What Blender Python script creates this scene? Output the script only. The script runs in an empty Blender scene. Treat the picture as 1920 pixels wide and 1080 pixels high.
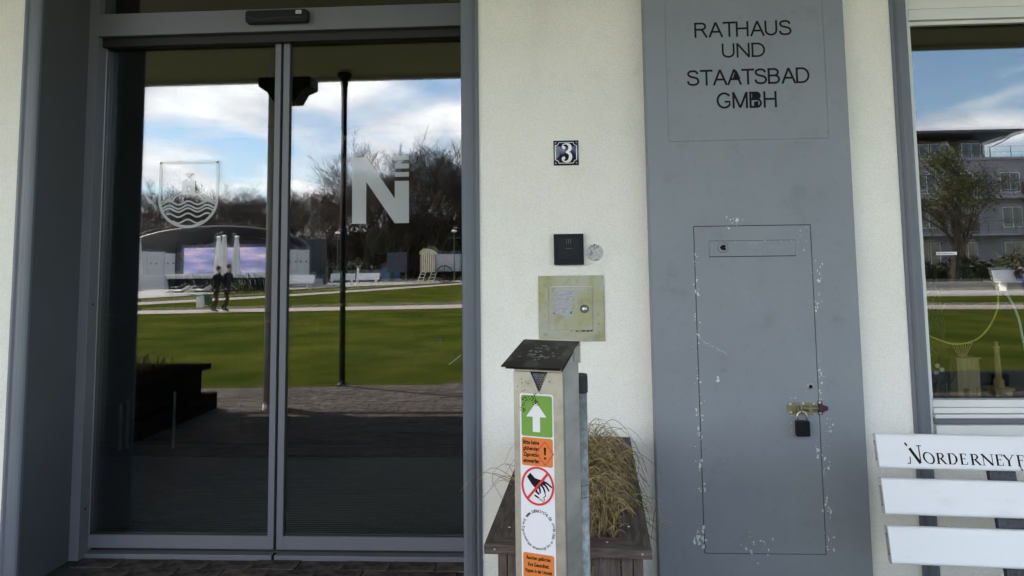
import bpy, bmesh, math, random
from math import sin, cos, pi, radians, sqrt, atan2, tan, hypot
from mathutils import Vector, Matrix, Euler
random.seed(7)
SC = bpy.context.scene
COL = SC.collection

# ------------------------------------------------------------------ camera
cam_d = bpy.data.cameras.new("camera"); cam = bpy.data.objects.new("camera", cam_d); COL.objects.link(cam)
cam_d.sensor_width = 36.0; cam_d.lens = 1330 / 1920 * 36; cam_d.shift_y = -156 / 1920
cam_d.clip_start = 0.05; cam_d.clip_end = 3000
_y, _p, _r = radians(3.1508), radians(4.9217), radians(-0.7054)
_f = Vector((-sin(_y) * cos(_p), cos(_y) * cos(_p), sin(_p))); _r0 = Vector((cos(_y), sin(_y), 0)); _u0 = _r0.cross(_f)
_rr = cos(_r) * _r0 + sin(_r) * _u0; _uu = -sin(_r) * _r0 + cos(_r) * _u0
cam.matrix_world = Matrix(((_rr.x, _uu.x, -_f.x, 0), (_rr.y, _uu.y, -_f.y, 0), (_rr.z, _uu.z, -_f.z, 1.5), (0, 0, 0, 1)))
SC.camera = cam

# ------------------------------------------------------------------ light
SUN_EL = radians(38); SUN_AZ = radians(64.6)      # azimuth from -Y towards -X
sun_dir = Vector((-sin(SUN_AZ) * cos(SUN_EL), -cos(SUN_AZ) * cos(SUN_EL), sin(SUN_EL)))   # towards the sun
sd = bpy.data.lights.new("sun", 'SUN'); sd.energy = 5.0; sd.angle = radians(0.53); sd.color = (1.0, 0.95, 0.88)
sun = bpy.data.objects.new("sun", sd); COL.objects.link(sun)
sun.rotation_euler = sun_dir.to_track_quat('Z', 'Y').to_euler()

W = bpy.data.worlds.new("World"); SC.world = W; W.use_nodes = True
wt = W.node_tree; wn = wt.nodes; wn.clear()
def N(t, typ, **k):
    n = t.nodes.new(typ)
    for a, b in k.items(): setattr(n, a, b)
    return n
SKY_STRENGTH = 0.12
wo = N(wt, 'ShaderNodeOutputWorld'); bgn = N(wt, 'ShaderNodeBackground'); bgn.inputs[1].default_value = SKY_STRENGTH
sky = N(wt, 'ShaderNodeTexSky', sky_type='NISHITA', sun_disc=False)
sky.sun_elevation = SUN_EL; sky.sun_rotation = atan2(sun_dir.x, sun_dir.y) % (2 * pi)
sky.air_density = 1.0; sky.dust_density = 0.2; sky.ozone_density = 1.8
tc = N(wt, 'ShaderNodeTexCoord'); sep = N(wt, 'ShaderNodeSeparateXYZ'); wt.links.new(tc.outputs['Generated'], sep.inputs[0])
# clouds on a flat layer: direction / (z + small)
add = N(wt, 'ShaderNodeMath', operation='ADD'); add.inputs[1].default_value = 0.12; wt.links.new(sep.outputs[2], add.inputs[0])
mx = N(wt, 'ShaderNodeMath', operation='MAXIMUM'); mx.inputs[1].default_value = 0.03; wt.links.new(add.outputs[0], mx.inputs[0])
dv = N(wt, 'ShaderNodeVectorMath', operation='DIVIDE'); cmb = N(wt, 'ShaderNodeCombineXYZ')
for i in range(3): wt.links.new(mx.outputs[0], cmb.inputs[i])
wt.links.new(tc.outputs['Generated'], dv.inputs[0]); wt.links.new(cmb.outputs[0], dv.inputs[1])
mp = N(wt, 'ShaderNodeMapping'); mp.inputs['Scale'].default_value = (1.0, 0.8, 0.0); mp.inputs['Location'].default_value = (0.4, 2.2, 0.0)
wt.links.new(dv.outputs[0], mp.inputs[0])
cn = N(wt, 'ShaderNodeTexNoise'); cn.inputs['Scale'].default_value = 1.3; cn.inputs['Detail'].default_value = 7; cn.inputs['Roughness'].default_value = 0.52
cn.inputs['Distortion'].default_value = 0.25
wt.links.new(mp.outputs[0], cn.inputs['Vector'])
# cloud bank drifts in from -x, thins out towards +x
cx = N(wt, 'ShaderNodeMath', operation='MULTIPLY_ADD'); cx.inputs[1].default_value = -0.13; cx.inputs[2].default_value = 0.03
wt.links.new(sep.outputs[0], cx.inputs[0])
ca = N(wt, 'ShaderNodeMath', operation='ADD'); wt.links.new(cn.outputs['Fac'], ca.inputs[0]); wt.links.new(cx.outputs[0], ca.inputs[1])
cr = N(wt, 'ShaderNodeValToRGB'); cr.color_ramp.elements[0].position = 0.45; cr.color_ramp.elements[1].position = 0.60
wt.links.new(ca.outputs[0], cr.inputs[0])
cn2 = N(wt, 'ShaderNodeTexNoise'); cn2.inputs['Scale'].default_value = 2.4; cn2.inputs['Detail'].default_value = 5
wt.links.new(mp.outputs[0], cn2.inputs['Vector'])
cc = N(wt, 'ShaderNodeValToRGB')
cc.color_ramp.elements[0].position = 0.35; cc.color_ramp.elements[0].color = (5.0, 5.2, 5.8, 1)
cc.color_ramp.elements[1].position = 0.65; cc.color_ramp.elements[1].color = (9.4, 9.4, 9.4, 1)
wt.links.new(cn2.outputs['Fac'], cc.inputs[0])
mixw = N(wt, 'ShaderNodeMix', data_type='RGBA')
wt.links.new(cr.outputs[0], mixw.inputs['Factor']); wt.links.new(sky.outputs[0], mixw.inputs['A']); wt.links.new(cc.outputs[0], mixw.inputs['B'])
wt.links.new(mixw.outputs['Result'], bgn.inputs[0]); wt.links.new(bgn.outputs[0], wo.inputs[0])

SC.view_settings.view_transform = 'Standard'; SC.view_settings.look = 'None'; SC.view_settings.gamma = 1
SC.view_settings.use_curve_mapping = False
SC.view_settings.exposure = 2.47
SC.render.engine = 'CYCLES'
SC.cycles.max_bounces = 8; SC.cycles.transparent_max_bounces = 16; SC.cycles.glossy_bounces = 4; SC.cycles.diffuse_bounces = 4
SC.cycles.caustics_reflective = False; SC.cycles.caustics_refractive = False

# ------------------------------------------------------------------ materials
def mat(name, col, rough=0.6, metal=0.0, var=0.0, vscale=8.0, bump=0.0, bscale=60.0, spec=0.5, col2=None, stretch=None, detail=6, emit=None, bdist=0.002, c2pos=(0.4, 0.65), blots=()):
    m = bpy.data.materials.new(name); m.use_nodes = True; t = m.node_tree; n = t.nodes; b = n['Principled BSDF']
    b.inputs['Base Color'].default_value = (*col, 1); b.inputs['Roughness'].default_value = rough; b.inputs['Metallic'].default_value = metal
    b.inputs['Specular IOR Level'].default_value = spec
    co = N(t, 'ShaderNodeTexCoord'); src = co.outputs['Object']
    if stretch:
        mp_ = N(t, 'ShaderNodeMapping'); mp_.inputs['Scale'].default_value = stretch; t.links.new(src, mp_.inputs[0]); src = mp_.outputs[0]
    if var or col2:
        nz = N(t, 'ShaderNodeTexNoise'); nz.inputs['Scale'].default_value = vscale; nz.inputs['Detail'].default_value = detail; nz.inputs['Roughness'].default_value = 0.6
        t.links.new(src, nz.inputs['Vector'])
        rp = N(t, 'ShaderNodeValToRGB'); e = rp.color_ramp.elements
        if col2:
            e[0].position, e[1].position = c2pos; e[0].color = (*col, 1); e[1].color = (*col2, 1)
        else:
            e[0].position, e[1].position = 0.3, 0.7
            e[0].color = (*[c * (1 - var) for c in col], 1); e[1].color = (*[min(1, c * (1 + var)) for c in col], 1)
        t.links.new(nz.outputs['Fac'], rp.inputs[0]); t.links.new(rp.outputs[0], b.inputs['Base Color'])
    # further layers of dirt, blotches and grain: (noise scale, low, high, factor, mapping scale)
    for (sc_, lo_, hi_, fac_, mp2) in blots:
        srcb = co.outputs['Object']
        if mp2: q_ = N(t, 'ShaderNodeMapping'); q_.inputs['Scale'].default_value = mp2; q_.inputs['Location'].default_value = (sc_, 2.3 * sc_, 1.7); t.links.new(srcb, q_.inputs[0]); srcb = q_.outputs[0]
        nz2 = N(t, 'ShaderNodeTexNoise'); nz2.inputs['Scale'].default_value = sc_; nz2.inputs['Detail'].default_value = 5; nz2.inputs['Roughness'].default_value = 0.65; t.links.new(srcb, nz2.inputs['Vector'])
        rp2 = N(t, 'ShaderNodeValToRGB'); rp2.color_ramp.elements[0].position = lo_; rp2.color_ramp.elements[1].position = hi_
        rp2.color_ramp.elements[0].color = (1, 1, 1, 1); rp2.color_ramp.elements[1].color = (fac_, fac_, fac_ * 0.99, 1); t.links.new(nz2.outputs['Fac'], rp2.inputs[0])
        mm_ = N(t, 'ShaderNodeMix', data_type='RGBA', blend_type='MULTIPLY'); mm_.inputs['Factor'].default_value = 1.0
        inp = b.inputs['Base Color']
        if inp.links: t.links.new(inp.links[0].from_socket, mm_.inputs['A'])
        else: mm_.inputs['A'].default_value = (*col, 1)
        t.links.new(rp2.outputs[0], mm_.inputs['B']); t.links.new(mm_.outputs['Result'], inp)
    if bump:
        nb = N(t, 'ShaderNodeTexNoise'); nb.inputs['Scale'].default_value = bscale; nb.inputs['Detail'].default_value = 4; t.links.new(src, nb.inputs['Vector'])
        bp = N(t, 'ShaderNodeBump'); bp.inputs['Strength'].default_value = bump; bp.inputs['Distance'].default_value = bdist
        t.links.new(nb.outputs['Fac'], bp.inputs['Height']); t.links.new(bp.outputs[0], b.inputs['Normal'])
    if emit:
        b.inputs['Emission Color'].default_value = (*emit[0], 1); b.inputs['Emission Strength'].default_value = emit[1]
    return m

M = {}
M['plaster'] = mat('white_render', (0.89, 0.855, 0.765), 0.9, var=0.05, vscale=2.2, bump=0.9, bscale=190, spec=0.2, bdist=0.0035, blots=((130, .45, .70, .86, None), (5.0, .56, .74, .93, (1, 1, .22)), (11, .60, .72, .95, None)))
M['ceiling'] = mat('ceiling_paint', (0.50, 0.485, 0.44), 0.9, var=0.03, spec=0.2)
M['grey_paint'] = mat('blue_grey_paint', (0.215, 0.232, 0.250), 0.5, var=0.07, vscale=2.6, bump=0.4, bscale=90, bdist=0.001, blots=((7, .56, .70, .88, None), (30, .58, .68, .90, None), (3.0, .58, .70, .93, (1, 1, .2))))
M['casing'] = mat('dark_grey_casing_paint', (0.125, 0.140, 0.160), 0.5, var=0.06, vscale=4, bump=0.2, bscale=70, bdist=0.001)
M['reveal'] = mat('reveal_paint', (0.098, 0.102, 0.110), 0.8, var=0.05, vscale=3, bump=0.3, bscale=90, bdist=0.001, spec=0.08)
M['alu'] = mat('grey_coated_aluminium', (0.150, 0.152, 0.168), 0.42, metal=0.0, var=0.04, vscale=6, bump=0.04, bscale=300)
M['alu_edge'] = mat('bare_aluminium_edge', (0.55, 0.56, 0.57), 0.35, metal=0.8)
M['black'] = mat('black_rubber', (0.008, 0.008, 0.009), 0.6)
M['gap'] = mat('dark_gap', (0.012, 0.012, 0.012), 0.9, spec=0.1)
M['black_plastic'] = mat('black_plastic', (0.006, 0.007, 0.009), 0.4, var=0.1, vscale=20, spec=0.25)
M['card_reader'] = mat('matt_black_plastic', (0.010, 0.012, 0.016), 0.6, var=0.15, vscale=30, spec=0.2)
M['card_mark'] = mat('grey_print', (0.12, 0.13, 0.15), 0.5)
M['white_metal'] = mat('white_painted_steel', (0.80, 0.79, 0.74), 0.5, var=0.06, vscale=5)
M['white_plastic'] = mat('white_bench_plastic', (0.67, 0.675, 0.675), 0.42, var=0.035, vscale=5, bump=0.25, bscale=160, bdist=0.0006, stretch=(0.25, 1, 1), blots=((14, .58, .72, .93, (.4, 1, 1)), (90, .66, .74, .86, None)))
M['bench_end'] = mat('grey_clear_end_cap', (0.42, 0.42, 0.40), 0.35, var=0.2, vscale=25)
M['bench_steel'] = mat('black_cast_bench_steel', (0.02, 0.02, 0.025), 0.4, bump=1.0, bscale=120, var=0.7, vscale=90)
M['ink'] = mat('black_ink', (0.010, 0.010, 0.010), 0.85, spec=0.15)
M['window_white'] = mat('white_window_paint', (0.72, 0.72, 0.67), 0.5, var=0.03, vscale=4)
M['enamel'] = mat('dark_blue_enamel', (0.003, 0.004, 0.035), 0.08, spec=0.45)
M['enamel_black'] = mat('black_enamel_rim', (0.004, 0.004, 0.008), 0.15)
M['enamel_white'] = mat('white_enamel', (0.82, 0.82, 0.76), 0.2)
M['steel'] = mat('brushed_stainless', (0.60, 0.585, 0.55), 0.40, metal=0.92, var=0.26, vscale=3, bump=0.02, bscale=90, stretch=(1, 1, 3))  # uneven base colour paints in the horizontal reflection bands on the steel
M['steel_front'] = mat('stained_stainless', (0.40, 0.375, 0.32), 0.38, metal=0.6, var=0.20, vscale=22, bump=0.04, bscale=140)
M['galv'] = mat('galvanised_steel', (0.20, 0.21, 0.21), 0.55, metal=0.3, col2=(0.36, 0.37, 0.365), vscale=45)
M['burnt'] = mat('sooty_dark_steel', (0.018, 0.017, 0.017), 0.45, metal=0.4, col2=(0.16, 0.16, 0.17), vscale=16, c2pos=(0.52, 0.78), stretch=(1, 1, 1), bump=0.2, bscale=50)
M['soot'] = mat('soot_marks', (0.012, 0.011, 0.010), 0.9)
M['sticker_white'] = mat('white_vinyl', (0.66, 0.66, 0.68), 0.4, var=0.02)
M['sticker_green'] = mat('green_vinyl', (0.135, 0.285, 0.035), 0.4, var=0.05, vscale=30)
M['sticker_orange'] = mat('orange_vinyl', (0.60, 0.17, 0.03), 0.4, var=0.05, vscale=30)
M['sticker_red'] = mat('red_vinyl', (0.58, 0.02, 0.03), 0.4)
M['wood_grey'] = mat('weathered_brown_wood', (0.050, 0.040, 0.034), 0.75, col2=(0.125, 0.100, 0.085), vscale=9, bump=0.6, bscale=60, stretch=(9, 1.2, 9), spec=0.3)
M['wood_grey_x'] = mat('weathered_brown_wood_cross', (0.058, 0.045, 0.040), 0.75, col2=(0.135, 0.105, 0.092), vscale=9, bump=0.6, bscale=60, stretch=(1.2, 9, 9), spec=0.3)
M['wood_grey_z'] = mat('weathered_brown_wood_upright', (0.070, 0.052, 0.046), 0.75, col2=(0.135, 0.100, 0.088), vscale=9, bump=0.6, bscale=60, stretch=(9, 9, 1.2), spec=0.3)
M['straw'] = mat('dry_grass', (0.21, 0.145, 0.065), 0.85, col2=(0.46, 0.345, 0.17), vscale=25, spec=0.2)
M['straw_dark'] = mat('old_dry_grass', (0.13, 0.10, 0.055), 0.9, col2=(0.26, 0.20, 0.11), vscale=25, spec=0.2)
M['soil'] = mat('dark_soil', (0.02, 0.015, 0.01), 0.95, bump=0.8, bscale=40)
M['brick'] = mat('dark_clinker_paver', (0.040, 0.034, 0.031), 0.85, col2=(0.112, 0.096, 0.083), vscale=14, bump=0.5, bscale=90, spec=0.06)
M['brick2'] = mat('brown_clinker_paver', (0.060, 0.050, 0.045), 0.8, col2=(0.140, 0.118, 0.100), vscale=11, bump=0.5, bscale=90, spec=0.06)
M['joint'] = mat('sandy_joint', (0.035, 0.032, 0.028), 0.95, bump=0.6, bscale=80)
M['grass'] = mat('lawn_grass', (0.028, 0.038, 0.006), 0.95, col2=(0.060, 0.066, 0.012), vscale=0.55, bump=0.6, bscale=35, spec=0.0, detail=12, bdist=0.02)
M['earth'] = mat('woodland_floor', (0.020, 0.016, 0.011), 0.95, col2=(0.035, 0.028, 0.018), vscale=0.5, spec=0.0)
M['path'] = mat('pale_pink_path_stone', (0.30, 0.25, 0.23), 0.9, var=0.12, vscale=3)
M['plaza'] = mat('pale_plaza_stone', (0.34, 0.32, 0.29), 0.9, var=0.12, vscale=1.2)
M['bark'] = mat('grey_brown_bark', (0.055, 0.045, 0.038), 0.9, var=0.3, vscale=3, spec=0.1)
M['bark_red'] = mat('reddish_twigs', (0.075, 0.050, 0.038), 0.9, var=0.3, vscale=1)
M['leaf'] = mat('olive_leaves', (0.055, 0.065, 0.018), 0.7, col2=(0.10, 0.10, 0.03), vscale=2)
M['brush'] = mat('dark_brown_brushwood', (0.030, 0.022, 0.016), 0.9, col2=(0.060, 0.044, 0.032), vscale=1.5, spec=0.0)
M['hedge'] = mat('dark_evergreen_leaves', (0.022, 0.030, 0.012), 0.8, col2=(0.06, 0.065, 0.025), vscale=2)
M['dark_timber'] = mat('dark_stained_timber', (0.014, 0.011, 0.009), 0.9, var=0.3, vscale=5, spec=0.0)
M['post_black'] = mat('dark_green_black_post', (0.016, 0.017, 0.018), 0.6, spec=0.2)
M['membrane'] = mat('dark_grey_membrane', (0.045, 0.047, 0.050), 0.6)
M['membrane_rib'] = mat('grey_rib_steel', (0.09, 0.09, 0.09), 0.5)
M['panel_grey'] = mat('pale_grey_panel', (0.42, 0.43, 0.46), 0.7)
M['cloth_white'] = mat('white_canvas', (0.66, 0.66, 0.64), 0.85, var=0.06, vscale=4)
M['dark_cloth'] = mat('black_cloth', (0.012, 0.012, 0.015), 0.9)
M['jeans'] = mat('blue_denim', (0.05, 0.08, 0.17), 0.9)
M['pink_cloth'] = mat('pale_pink_jacket', (0.5, 0.33, 0.33), 0.9)
M['skin'] = mat('skin', (0.45, 0.28, 0.20), 0.6)
M['hair'] = mat('dark_hair', (0.03, 0.02, 0.015), 0.8)
M['bag_green'] = mat('green_bag', (0.03, 0.08, 0.05), 0.7)
M['sun_rattan'] = mat('grey_rattan', (0.16, 0.15, 0.15), 0.8, var=0.3, vscale=12)
M['blue_board'] = mat('blue_board', (0.06, 0.17, 0.30), 0.6)
M['navy_board'] = mat('dark_navy_board', (0.03, 0.04, 0.06), 0.5)
M['red_roof'] = mat('rust_red_roof', (0.10, 0.035, 0.025), 0.8)
M['cream_stripe'] = mat('cream_planks', (0.66, 0.60, 0.45), 0.7)
M['bldg_wall'] = mat('lilac_grey_render', (0.30, 0.29, 0.32), 0.9, var=0.05, vscale=0.6)
M['slate'] = mat('slate_roof', (0.09, 0.095, 0.11), 0.6)
M['brown_panel'] = mat('brown_wood_panel', (0.10, 0.075, 0.04), 0.7)
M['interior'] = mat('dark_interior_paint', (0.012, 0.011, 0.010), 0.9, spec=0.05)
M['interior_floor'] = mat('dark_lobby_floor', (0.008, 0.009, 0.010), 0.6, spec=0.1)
M['mat_rib'] = mat('aluminium_mat_rib', (0.17, 0.175, 0.18), 0.55, spec=0.2, metal=0.0)
M['mat_pile'] = mat('black_mat_pile', (0.004, 0.004, 0.005), 0.95, spec=0.05)
M['handle'] = mat('satin_steel_handle', (0.65, 0.64, 0.62), 0.35, metal=0.8)
M['film_grey'] = mat('grey_film_disc', (0.055, 0.06, 0.055), 0.6)
M['frost'] = mat('frosted_white_film', (0.45, 0.475, 0.46), 0.03, var=0.03, vscale=60, spec=1.0)
M['oak'] = mat('pale_oak', (0.34, 0.23, 0.10), 0.6, col2=(0.48, 0.34, 0.16), vscale=10, stretch=(6, 6, 0.8), bump=0.1)
M['yellow_cable'] = mat('yellow_cable', (0.62, 0.50, 0.10), 0.5)
M['white_cable'] = mat('pale_cable', (0.62, 0.66, 0.58), 0.5)
M['black_cable'] = mat('black_cable', (0.012, 0.012, 0.014), 0.5)
M['brass_old'] = mat('tarnished_olive_brass', (0.27, 0.245, 0.13), 0.5, metal=0.5, col2=(0.17, 0.155, 0.09), vscale=60)
M['rust'] = mat('brown_rust', (0.055, 0.022, 0.015), 0.8, var=0.4, vscale=80)
M['screw'] = mat('bright_screw_head', (0.75, 0.74, 0.70), 0.3, metal=0.8)
M['shackle'] = mat('padlock_shackle_steel', (0.62, 0.58, 0.48), 0.3, metal=0.9)
M['lock_black'] = mat('black_lock_body', (0.005, 0.005, 0.006), 0.5, spec=0.25, bump=0.3, bscale=30, stretch=(12, 1, 0.3))
M['chip'] = mat('chipped_paint_pale', (0.62, 0.64, 0.62), 0.8)
M['olive_box'] = mat('yellowed_steel_plate', (0.42, 0.41, 0.34), 0.45, metal=0.25, col2=(0.36, 0.35, 0.15), vscale=6, c2pos=(0.38, 0.62), blots=((14, .52, .66, .78, None), (45, .60, .70, .72, None)), bump=0.3, bscale=70)
M['duct'] = mat('torn_silver_tape', (0.38, 0.39, 0.40), 0.55, metal=0.2, var=0.25, vscale=60, bump=0.9, bscale=90, stretch=(1, 1, 2.5))
M['disc'] = mat('scratched_pale_disc', (0.50, 0.50, 0.48), 0.6, col2=(0.15, 0.14, 0.13), vscale=90, c2pos=(0.50, 0.66), bump=0.3, bscale=90)
M['flower'] = mat('white_flower', (0.7, 0.6, 0.58), 0.8)

def glass_mat(name, refl, tint):
    m = bpy.data.materials.new(name); m.use_nodes = True; t = m.node_tree; t.nodes.clear()
    o = N(t, 'ShaderNodeOutputMaterial'); mi = N(t, 'ShaderNodeMixShader'); tr = N(t, 'ShaderNodeBsdfTransparent'); gl = N(t, 'ShaderNodeBsdfGlossy')
    gl.inputs['Roughness'].default_value = 0.0; gl.inputs['Color'].default_value = (1.0, 0.985, 1.0, 1); tr.inputs['Color'].default_value = (*tint, 1)
    lw = N(t, 'ShaderNodeLayerWeight'); lw.inputs['Blend'].default_value = 0.5
    pw = N(t, 'ShaderNodeMath', operation='POWER'); pw.inputs[1].default_value = 4.0
    ma = N(t, 'ShaderNodeMath', operation='MULTIPLY_ADD'); ma.inputs[1].default_value = 0.9; ma.inputs[2].default_value = refl
    t.links.new(lw.outputs['Facing'], pw.inputs[0]); t.links.new(pw.outputs[0], ma.inputs[0]); t.links.new(ma.outputs[0], mi.inputs[0])
    t.links.new(tr.outputs[0], mi.inputs[1]); t.links.new(gl.outputs[0], mi.inputs[2]); t.links.new(mi.outputs[0], o.inputs[0])
    return m
M['glass'] = glass_mat('door_glass', 0.090, (0.86, 0.88, 0.87))
M['glass_back'] = glass_mat('door_glass_inner_pane', 0.034, (0.88, 0.90, 0.89))
M['glass_inner'] = glass_mat('inner_door_glass', 0.014, (0.85, 0.87, 0.86))
M['glass_win'] = glass_mat('window_glass', 0.060, (0.93, 0.95, 0.94))
M['glass_far'] = mat('dark_far_glass', (0.02, 0.025, 0.035), 0.05, spec=1.0)

# sunset picture on the stage screen (a lit LED wall)
def screen_mat():
    m = bpy.data.materials.new('led_screen_sunset'); m.use_nodes = True; t = m.node_tree; b = t.nodes['Principled BSDF']
    co = N(t, 'ShaderNodeTexCoord'); mp_ = N(t, 'ShaderNodeMapping'); mp_.inputs['Scale'].default_value = (0.25, 1, 1.1); nz = N(t, 'ShaderNodeTexNoise')
    nz.inputs['Scale'].default_value = 1.5; nz.inputs['Detail'].default_value = 5; t.links.new(co.outputs['Object'], mp_.inputs[0]); t.links.new(mp_.outputs[0], nz.inputs['Vector'])
    r = N(t, 'ShaderNodeValToRGB'); e = r.color_ramp.elements; e[0].position = .35; e[0].color = (.10, .09, .17, 1); e[1].position = .68; e[1].color = (.46, .32, .34, 1)
    k = e.new(.5); k.color = (.17, .18, .34, 1)
    t.links.new(nz.outputs['Fac'], r.inputs[0]); t.links.new(r.outputs[0], b.inputs['Emission Color']); b.inputs['Emission Strength'].default_value = 1.5
    b.inputs['Base Color'].default_value = (0.02, 0.02, 0.02, 1)
    return m
M['screen'] = screen_mat()

# ------------------------------------------------------------------ mesh helpers
class MB:
    def __init__(s): s.v = []; s.f = []; s.mi = []
    def add(s, vs, fs, mi=0):
        o = len(s.v); s.v += [tuple(p) for p in vs]; s.f += [tuple(i + o for i in f) for f in fs]; s.mi += [mi] * len(fs)
    def box(s, x0, x1, y0, y1, z0, z1, mi=0, mx_=None):
        v = [(x, y, z) for z in (z0, z1) for y in (y0, y1) for x in (x0, x1)]
        if mx_ is not None: v = [mx_ @ Vector(p) for p in v]
        s.add(v, [(0, 2, 3, 1), (4, 5, 7, 6), (0, 1, 5, 4), (2, 6, 7, 3), (0, 4, 6, 2), (1, 3, 7, 5)], mi)
    def prism(s, poly, y0, y1, mi=0, mx_=None):      # polygon in x,z extruded along y (ccw seen from -y)
        n = len(poly); v = [(p[0], y0, p[1]) for p in poly] + [(p[0], y1, p[1]) for p in poly]
        if mx_ is not None: v = [mx_ @ Vector(p) for p in v]
        s.add(v, [tuple(range(n)), tuple(range(2 * n - 1, n - 1, -1))] + [(i, i + n, (i + 1) % n + n, (i + 1) % n) for i in range(n)], mi)
    def tube(s, pts, rad, n=8, mi=0, cap=True):
        pts = [Vector(p) for p in pts]; k = len(pts)
        if not hasattr(rad, '__len__'): rad = [rad] * k
        o = len(s.v); up = None
        for i, p in enumerate(pts):
            d = (pts[min(i + 1, k - 1)] - pts[max(i - 1, 0)])
            d = d.normalized() if d.length > 1e-9 else Vector((0, 0, 1))
            if up is None: up = d.orthogonal().normalized()
            else:
                up = up - d * up.dot(d)
                up = up.normalized() if up.length > 1e-6 else d.orthogonal().normalized()
            w = d.cross(up)
            for j in range(n):
                a = 2 * pi * j / n; q = p + (up * cos(a) + w * sin(a)) * rad[i]; s.v.append(tuple(q))
        for i in range(k - 1):
            for j in range(n):
                a = o + i * n + j; b = o + i * n + (j + 1) % n; s.f.append((a, b, b + n, a + n)); s.mi.append(mi)
        if cap:
            s.f.append(tuple(o + j for j in range(n - 1, -1, -1))); s.f.append(tuple(o + (k - 1) * n + j for j in range(n))); s.mi += [mi, mi]
    def lathe(s, prof, n=16, mi=0, mx_=None):         # (r, z) profile round z
        o = len(s.v)
        for r, z in prof:
            for j in range(n):
                p = Vector((r * cos(2 * pi * j / n), r * sin(2 * pi * j / n), z)); s.v.append(tuple(mx_ @ p if mx_ is not None else p))
        for i in range(len(prof) - 1):
            for j in range(n):
                a = o + i * n + j; b = o + i * n + (j + 1) % n; s.f.append((a, b, b + n, a + n)); s.mi.append(mi)
        s.f.append(tuple(o + j for j in range(n - 1, -1, -1))); s.f.append(tuple(o + (len(prof) - 1) * n + j for j in range(n))); s.mi += [mi, mi]
    def plate(s, x0, x1, z0, z1, holes, y0, y1, mi=0):
        xs = sorted({x0, x1, *[h[0] for h in holes], *[h[1] for h in holes]}); zs = sorted({z0, z1, *[h[2] for h in holes], *[h[3] for h in holes]})
        xs = [x for x in xs if x0 <= x <= x1]; zs = [z for z in zs if z0 <= z <= z1]
        def solid(i, j):
            if i < 0 or j < 0 or i >= len(xs) - 1 or j >= len(zs) - 1: return False
            cx_ = (xs[i] + xs[i + 1]) / 2; cz_ = (zs[j] + zs[j + 1]) / 2
            return not any(h[0] < cx_ < h[1] and h[2] < cz_ < h[3] for h in holes)
        for i in range(len(xs) - 1):
            for j in range(len(zs) - 1):
                if not solid(i, j): continue
                a, b, c, d = xs[i], xs[i + 1], zs[j], zs[j + 1]
                s.add([(a, y0, c), (b, y0, c), (b, y0, d), (a, y0, d)], [(0, 1, 2, 3)], mi)
                s.add([(a, y1, c), (b, y1, c), (b, y1, d), (a, y1, d)], [(3, 2, 1, 0)], mi)
                if not solid(i - 1, j): s.add([(a, y0, c), (a, y0, d), (a, y1, d), (a, y1, c)], [(0, 1, 2, 3)], mi)
                if not solid(i + 1, j): s.add([(b, y0, c), (b, y0, d), (b, y1, d), (b, y1, c)], [(3, 2, 1, 0)], mi)
                if not solid(i, j - 1): s.add([(a, y0, c), (a, y1, c), (b, y1, c), (b, y0, c)], [(0, 1, 2, 3)], mi)
                if not solid(i, j + 1): s.add([(a, y0, d), (a, y1, d), (b, y1, d), (b, y0, d)], [(3, 2, 1, 0)], mi)
    def build(s, name, mats, parent=None, bevel=0.0, smooth=False, weld=False, mx_=None):
        me = bpy.data.meshes.new(name); me.from_pydata(s.v, [], s.f); me.validate(clean_customdata=False)
        if not isinstance(mats, (list, tuple)): mats = [mats]
        for m in mats: me.materials.append(m)
        if len(mats) > 1: me.polygons.foreach_set('material_index', s.mi[:len(me.polygons)])
        bm = bmesh.new(); bm.from_mesh(me)
        if weld: bmesh.ops.remove_doubles(bm, verts=bm.verts, dist=1e-5)
        bmesh.ops.recalc_face_normals(bm, faces=bm.faces)
        if bevel:
            ed = [e for e in bm.edges if len(e.link_faces) == 2 and e.calc_face_angle(0) > 0.6]
            bmesh.ops.bevel(bm, geom=ed, offset=bevel, segments=2, affect='EDGES', profile=0.6, clamp_overlap=True)
        if smooth:
            for f in bm.faces: f.smooth = True
        bm.to_mesh(me); bm.free()
        if mx_ is not None: me.transform(mx_)
        o = bpy.data.objects.new(name, me); COL.objects.link(o)
        if parent is not None: o.parent = parent
        return o

def tag(o, label=None, cat=None, group=None, kind=None):
    if label: o['label'] = label
    if cat: o['category'] = cat
    if group: o['group'] = group
    if kind: o['kind'] = kind
    return o
def empty(name, loc=(0, 0, 0), rz=0.0, label=None, cat=None, group=None):
    o = bpy.data.objects.new(name, None); COL.objects.link(o); o.location = loc; o.rotation_euler = (0, 0, rz); o.empty_display_size = 0.1
    return tag(o, label, cat, group)
def local(parent):      # world -> local of an empty
    return (Matrix.Translation(parent.location) @ parent.rotation_euler.to_matrix().to_4x4()).inverted()
KIDS = {}
def copy_tree(o, parent=None):
    c = o.copy(); COL.objects.link(c); c.parent = parent
    for ch in [k for k in bpy.data.objects if k.parent == o]: copy_tree(ch, c)
    return c
def bx(name, m, parent, x0, x1, y0, y1, z0, z1, bevel=0.0, L=None):
    b = MB(); b.box(x0, x1, y0, y1, z0, z1); return b.build(name, m, parent, bevel=bevel, mx_=L)

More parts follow.
